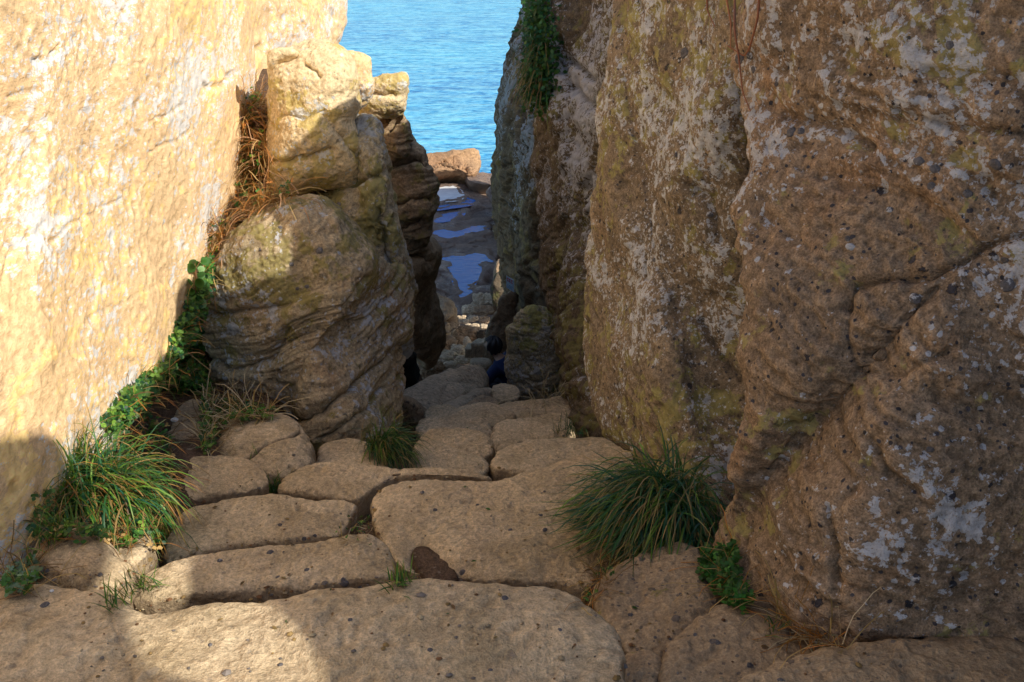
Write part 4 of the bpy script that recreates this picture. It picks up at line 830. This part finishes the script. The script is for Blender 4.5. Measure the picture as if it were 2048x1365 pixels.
# cobbles set in the rock, parts of the rock they sit in
def cobbles(parent, lst, mat='cobble'):
    for (x, y, r) in lst:
        h = cast(x, y)
        if not h: continue
        t = np.linalg.norm(h[0]); rad = r / FPX * t; n_ = h[1]; a = np.cross(n_, (0, 0, 1)); a /= np.linalg.norm(a); b = np.cross(n_, a)
        O = [h[0] + (a * math.cos(k * .7854) * rad * RNG.uniform(.8, 1.15) + b * math.sin(k * .7854) * rad * RNG.uniform(.7, 1.0)) - n_ * rad * .15 for k in range(8)]
        o = rock('embedded_cobble', O, M[mat], n_, rad * .55, rad * .5, nseg=36, nf=12, nb=6, amp=(rad * .15, rad * .08, rad * .03), freq=(1 / rad, 2.5 / rad, 6 / rad), seed=int(x)); ROCKS.pop()
        l = np.array(o.location); o.parent = parent; o.location = l - np.array(parent.location)
cobbles(r2, [(1582, 264, 11), (1602, 262, 8), (1838, 322, 11), (1870, 338, 9), (1990, 330, 13), (1862, 372, 9), (1832, 598, 12), (2016, 570, 14), (1700, 494, 9), (1935, 388, 9), (1695, 478, 6), (2010, 520, 8), (1900, 90, 9), (1780, 420, 7), (1620, 760, 6), (1860, 900, 7), (1500, 112, 9), (1506, 140, 7)])
cobbles(r1, [(1370, 106, 13), (1344, 245, 8), (1478, 118, 12), (1352, 310, 7), (1310, 520, 6), (1420, 430, 7)])
cobbles(b1, [(638, 502, 8), (583, 529, 5), (595, 578, 4), (614, 573, 5), (560, 455, 4), (678, 408, 6), (520, 500, 4)])
ST = {o['label'][:12]: o for o in ROCKS if 'label' in o}
def find(sub): return [o for o in ROCKS if sub in o.get('label', '')][0]
cobbles(find('second step'), [(614, 1140, 5), (690, 1168, 8), (686, 1160, 5), (555, 1155, 5), (720, 1175, 4)])
cobbles(find('smooth slab behind'), [(540, 1105, 7), (608, 1078, 5), (630, 1072, 4), (440, 1122, 6), (560, 1050, 5)])
cobbles(find('wide front'), [(90, 1210, 8), (1010, 1197, 8), (420, 1290, 5), (860, 1300, 6), (700, 1240, 5), (980, 1340, 5), (1120, 1260, 5), (560, 1330, 6)])
cobbles(find('largest step'), [(925, 1145, 8), (1020, 1060, 5), (1080, 1030, 5), (955, 1010, 4), (1090, 1060, 6), (870, 1020, 5)])
cobbles(find('grey-brown stone at'), [(1435, 1285, 6), (1390, 1270, 5), (1500, 1330, 6), (1560, 1360, 6)])
cobbles(find('sloping brown stone under'), [(1310, 1275, 4), (1340, 1278, 4), (1360, 1190, 5), (1260, 1230, 5)])
cobbles(find('rounded stone under'), [(88, 1142, 10), (200, 1150, 5)])
# grit lying in the joints and a little on the treads
def ico(p, r):
    v = []; k = [(0, 0, .8), (1, 0, .1), (.3, .95, .0), (-.8, .6, .1), (-.8, -.6, 0), (.3, -.95, .1), (0, 0, -.7)]
    sc = RNG.uniform(.6, 1.2, 3); a = RNG.uniform(0, 6.28); ca, sa = math.cos(a), math.sin(a)
    for x, y, z in k:
        x, y, z = x * sc[0], y * sc[1], z * sc[2] * .7; v.append(p + r * A_([x * ca - y * sa, x * sa + y * ca, z]))
    return v
GV, GF, GC = [], [], []
for (x, y) in rnd_in([(330, 940), (640, 880), (830, 830), (980, 800), (1140, 800), (1200, 900), (1180, 1000), (1250, 1160), (1240, 1250), (1500, 1220), (1700, 1300), (1800, 1360), (1240, 1360), (900, 1360), (200, 1360), (60, 1180), (250, 1060)], 5200):
    h = cast(x, y)
    if not h: continue
    nm_ = h[2].name.split('.')[0]
    if nm_ not in ('ground', 'stepping_stone'): continue
    keep = 1.0 if nm_ == 'ground' else (.75 if h[1][2] < .75 else .05)
    if RNG.random() > keep: continue
    r_ = RNG.uniform(.0015, .005) if RNG.random() < .85 else RNG.uniform(.005, .011)
    b0 = len(GV); GV += ico(h[0] + A_([0, 0, r_ * .3]), r_); c = (PALE * .7, TAN * .6, A_([.22, .19, .17]), BRN)[RNG.integers(4)] * RNG.uniform(.6, 1.3); GC += [(*c, 1)] * 7
    for k in range(5): GF += [(b0, b0 + 1 + k, b0 + 1 + (k + 1) % 5), (b0 + 6, b0 + 1 + (k + 1) % 5, b0 + 1 + k)]
tag(mesh_obj('grit', GV, GF, M['stem'], cols=np.array(GC), smooth=False), 'loose grit and stone crumbs in the joints between the steps', 'grit', kind='stuff')
S = Strips()
for (x, y) in rnd_in([(330, 940), (640, 880), (830, 830), (980, 800), (1140, 800), (1200, 900), (1180, 1000), (1250, 1160), (1500, 1220), (1800, 1320), (1240, 1340), (280, 1250), (60, 1180), (250, 1060)], 900):
    h = cast(x, y)
    if not h or h[2].name.split('.')[0] not in ('ground', 'stepping_stone'): continue
    if h[2].name.startswith('stepping') and RNG.random() > .06: continue
    c = (BRN, TAN * .7, BRN * .6, G_MD)[RNG.integers(4)] * RNG.uniform(.6, 1.3); s_ = RNG.uniform(.008, .02)
    S.leaf(h[0] + A_([0, 0, .004]), A_([0, 0, 1.0]) + RNG.normal(0, .35, 3), RNG.normal(0, 1, 3), s_, s_ * .5, c, cup=.5)
tag(S.build('leaf_litter', M['leaf']), 'small dead leaves and green scraps caught in the joints of the steps', 'leaf litter', kind='stuff')
# soil standing in the hollow of the largest step
h = cast(868, 1132)
if h:
    pts = [atZ(x, y, h[0][2] + .018) for x, y in [(828, 1090), (868, 1098), (905, 1128), (922, 1160), (905, 1180), (868, 1172), (840, 1150), (822, 1118)]]
    Vp = catmull(pts, 60); Cp = Vp.mean(0); Vp = Cp + (Vp - Cp) * (1.04 + .12 * fbm(Vp, 9, 3, 4)[:, None]); Vs = [Cp + A_([0, 0, .006])]; Fs = []
    for k in range(1, 9):
        t_ = k / 8; Vs += [Cp + (v - Cp) * t_ + A_([0, 0, .006 * (1 - t_) - (.03 if k == 8 else 0)]) for v in Vp]
    for j in range(60): Fs.append((0, 1 + j, 1 + (j + 1) % 60))
    for k in range(7):
        for j in range(60): Fs.append((1 + k * 60 + j, 1 + (k + 1) * 60 + j, 1 + (k + 1) * 60 + (j + 1) % 60, 1 + k * 60 + (j + 1) % 60))
    Vs = np.array(Vs); Vs[:, 2] += .004 * fbm(Vs, 60, 3, 6)
    tag(mesh_obj('soil_pocket', Vs, Fs, M['soil'], loc=Cp), 'dark brown soil lying in the oval hollow of the largest step', 'soil', kind='stuff')
# loose pebbles
def pebble(px, py, r, lab, mat='cobble'):
    h = cast(px, py)
    if not h: return
    t = np.linalg.norm(h[0]); rad = r / FPX * t; c = h[0] + A_([0, 0, rad * .25])
    O = [c + A_([math.cos(k * .7854) * rad * RNG.uniform(.85, 1.15), math.sin(k * .7854) * rad * RNG.uniform(.7, 1), 0]) for k in range(8)]
    o = rock('pebble', O, M[mat], (0, 0, 1), rad * .5, rad * .45, nseg=36, nf=12, nb=8, amp=(rad * .15, rad * .08, rad * .03), freq=(1 / rad, 2.5 / rad, 6 / rad), seed=int(px)); ROCKS.pop()
    tag(o, lab, 'pebble')
pebble(1172, 1196, 11, 'largest loose pebble in the gap below the right sedge tuft', 'step_dark')
pebble(1178, 1176, 8, 'loose pebble just above the largest one below the right sedge', 'step_dark')
pebble(1186, 1160, 6, 'smallest loose pebble below the right sedge tuft', 'step_dark')
pebble(104, 1183, 4, 'small white pebble on the rim of the front step', 'foam')
pebble(349, 842, 7, 'small white pebble on the weeds near the big boulder', 'foam')
pebble(1388, 1068, 8, 'white flake of lichen crust at the root of the right sedge', 'foam')
# red straw
h = cast(503, 818)
if h:
    S = Strips(); S.blade(h[0] + A_([-.015, 0, .045]), A_([.4, -.2, -.9]), .06, .006, 0, A_([.7, .04, .03]), A_([.7, .04, .03]), A_([.7, .04, .03]), seg=3, taper=False)
    tag(S.build('red_straw', M['stem']), 'small red plastic straw lying in the weeds under the big boulder', 'straw')

# ------------------------------------------------------------------ warning plate on the far pillar
h = cast(1035, 563)
if h:
    c = h[0] + A_([-.10, -.10, 0]); e = bpy.data.objects.new('wall_sign', None); COL.objects.link(e); e.location = c
    tag(e, 'small weathered white plate with red lettering fixed low on the far right pillar', 'sign')
    T = A_([.50, -.86, 0]); Z_ = A_([0, .0, 1.0]); N_ = A_([-.86, -.50, 0])
    def quad(name, x0, x1, y0, y1, d, dep, mat):
        V = [c + T * x + Z_ * y + N_ * q for q in (d, d - dep) for x, y in ((x0, y0), (x1, y0), (x1, y1), (x0, y1))]
        return mesh_obj(name, V, [(0, 1, 2, 3), (7, 6, 5, 4), (0, 4, 5, 1), (1, 5, 6, 2), (2, 6, 7, 3), (3, 7, 4, 0)], mat, loc=c, smooth=False, parent=e)
    pm = simple('weathered_white_plate', (.42, .46, .55), .6, ns=30); rd = simple('faded_red', (.45, .05, .06), .6); bl = simple('faded_blue_grey', (.15, .25, .38), .6)
    quad('plate', -.10, .10, -.085, .085, 0, .006, pm)
    for k in range(3):
        x = -.075 + k * .055
        quad('red_mark', x, x + .012, .02, .07, .004, .003, rd); quad('red_mark', x, x + .04, .058, .07, .0045, .003, rd); quad('red_mark', x + .02, x + .036, .02, .036, .005, .003, rd)
    for k in range(3): quad('text_line', -.08, .08 - .02 * k, -.03 - .02 * k, -.022 - .02 * k, .004, .003, bl)

# ------------------------------------------------------------------ person stooping in the passage
def skin_obj(name, verts, edges, radii, mat, parent, root=0, sub=2, disp=0):
    me = bpy.data.meshes.new(name); me.from_pydata([tuple(v) for v in verts], edges, []); ob = bpy.data.objects.new(name, me); COL.objects.link(ob)
    sk = ob.modifiers.new('s', 'SKIN'); sl = me.skin_vertices[0].data
    for i, r in enumerate(radii):
        sl[i].radius = (r, r) if not isinstance(r, tuple) else r; sl[i].use_root = (i == root)
    sk.use_smooth_shade = True; ss = ob.modifiers.new('u', 'SUBSURF'); ss.levels = ss.render_levels = sub
    bpy.context.view_layer.update(); dg = bpy.context.evaluated_depsgraph_get(); nm = bpy.data.meshes.new_from_object(ob.evaluated_get(dg)); nm.materials.clear(); nm.materials.append(mat)
    bpy.data.objects.remove(ob); nm.polygons.foreach_set('use_smooth', np.ones(len(nm.polygons), dtype=bool))
    o = bpy.data.objects.new(name, nm); COL.objects.link(o); o.parent = parent; return o
PY = 10.7; hd_ = atY(1001, 674, PY)
g0 = A_([hd_[0] + .02, PY, hd_[2] - 1.10]); pe = bpy.data.objects.new('person', None); COL.objects.link(pe); pe.location = g0; pe.rotation_euler = (0, 0, R(-112))
tag(pe, 'person with dark hair in navy jacket and dark trousers stooping in the narrow passage', 'person')
sknm = simple('skin', (.45, .27, .19), .55); nav = simple('navy_cloth', (.014, .028, .10), .85, ns=60); trs = simple('dark_cloth', (.009, .011, .022), .9, ns=60); hrm = simple('dark_hair', (.022, .018, .022), .4, ns=90); sho = simple('brown_shoe', (.06, .025, .015), .6)
# local frame: faces -Y+X turned by the heading; x = right, y = back
bd = dict(); V = []; E = []; Rr = []
def add(p, r, parent=None):
    V.append(p); Rr.append(r)
    if parent is not None: E.append((parent, len(V) - 1))
    return len(V) - 1
pel = add((0, .16, .44), (.13, .11)); sp = add((0, .12, .58), (.125, .10), pel); ch = add((0, .04, .72), (.14, .10), sp); nk0 = add((0, -.04, .82), (.06, .06), ch); nk = add((0, -.075, .86), (.05, .05), nk0)
hA = add((0, -.11, .90), (.062, .075), nk); hB = add((0, -.13, .97), (.075, .09), hA); hC = add((0, -.12, 1.03), (.065, .08), hB)
add((0, -.235, .955), .012, hB)
for s_ in (-1, 1):
    add((s_ * .082, -.115, .955), .012, hB)
    sh = add((s_ * .17, -.01, .76), .055, ch); el_ = add((s_ * .22, -.14, .55), .043, sh); wr = add((s_ * .14, -.30, .46), .028, el_); pm_ = add((s_ * .12, -.355, .445), (.036, .016), wr)
    for k, (dx, ln_) in enumerate([(-.028, .062), (-.010, .075), (.010, .070), (.028, .055)]):
        a_ = add((s_ * .12 + dx, -.39, .44), .009, pm_); b_ = add((s_ * .12 + dx, -.39 - ln_ * .6, .425), .008, a_); add((s_ * .12 + dx, -.39 - ln_ * .8, .40), .007, b_)
    th_ = add((s_ * .12 - s_ * .04, -.345, .43), .010, wr); add((s_ * .12 - s_ * .06, -.385, .42), .009, th_)
    hp = add((s_ * .09, .12, .42), .085, pel); kn = add((s_ * .13, -.26, .44), .062, hp); an = add((s_ * .12, -.14, .08), .04, kn); add((s_ * .13, -.28, .03), .035, an)
skin_obj('body', V, E, Rr, sknm, pe)
def sub(idx_pts, edges, radii, name, mat): return skin_obj(name, idx_pts, edges, radii, mat, pe)
jv = [(0, .17, .46), (0, .13, .60), (0, .045, .73), (0, -.02, .81)]; jr = [(.165, .145), (.16, .13), (.17, .125), (.075, .075)]; je = [(0, 1), (1, 2), (2, 3)]
for s_ in (-1, 1):
    b_ = len(jv); jv += [(s_ * .175, -.005, .765), (s_ * .225, -.14, .55), (s_ * .15, -.28, .47)]; jr += [.08, .066, .048]; je += [(2, b_), (b_, b_ + 1), (b_ + 1, b_ + 2)]
sub(jv, je, jr, 'jacket', nav)
tv = [(0, .16, .43)]; tr_ = [(.15, .13)]; te = []
for s_ in (-1, 1):
    b_ = len(tv); tv += [(s_ * .09, .12, .42), (s_ * .13, -.26, .44), (s_ * .12, -.15, .12)]; tr_ += [.11, .085, .06]; te += [(0, b_), (b_, b_ + 1), (b_ + 1, b_ + 2)]
sub(tv, te, tr_, 'trousers', trs)
for s_ in (-1, 1): sub([(s_ * .12, -.12, .06), (s_ * .125, -.2, .04), (s_ * .13, -.31, .03)], [(0, 1), (1, 2)], [.052, .05, .042], 'shoe', sho)
HV = []; hn = 60; hm = 34
for i in range(hm + 1):
    for j in range(hn):
        ph = math.pi * i / hm; th = 2 * math.pi * j / hn; x, y, z = math.sin(ph) * math.cos(th), math.sin(ph) * math.sin(th), math.cos(ph)
        r_ = .102 + .006 * math.sin(9 * th + 3 * ph); low = 1.35 if (y > -.2 and z < 0) else 1.0
        if y < -.45 and z < .45: r_ *= .72
        HV.append((x * r_ * .95, -.115 + y * r_ * 1.08, .985 + z * r_ * low))
HF = [(i * hn + j, i * hn + (j + 1) % hn, (i + 1) * hn + (j + 1) % hn, (i + 1) * hn + j) for i in range(hm) for j in range(hn)]
ho = mesh_obj('hair', HV, HF, hrm); ho.parent = pe

# ------------------------------------------------------------------ light
az = R(125); el = R(35)
sun_d = bpy.data.lights.new('sun', 'SUN'); sun = bpy.data.objects.new('sun', sun_d); COL.objects.link(sun)
sun_d.energy = 5.0; sun_d.angle = R(.6); sun_d.color = (1, .93, .80)
Ls = Vector((math.sin(az) * math.cos(el), math.cos(az) * math.cos(el), math.sin(el)))
sun.rotation_euler = Ls.to_track_quat('Z', 'Y').to_euler(); sun.location = (6, -3, 8)
w = bpy.data.worlds.new('World'); scn.world = w; w.use_nodes = True
wt = w.node_tree; bg = wt.nodes['Background']; sky = wt.nodes.new('ShaderNodeTexSky'); sky.sky_type = 'NISHITA'
sky.sun_disc = False; sky.sun_elevation = el; sky.sun_rotation = az
wt.links.new(sky.outputs[0], bg.inputs[0]); bg.inputs[1].default_value = .15
scn.view_settings.view_transform = 'Standard'; scn.view_settings.look = 'None'; scn.view_settings.exposure = 0
scn.cycles.max_bounces = 5; scn.cycles.diffuse_bounces = 3; scn.render.filter_size = 1.15
scn.cycles.use_adaptive_sampling = True; scn.cycles.adaptive_threshold = .02
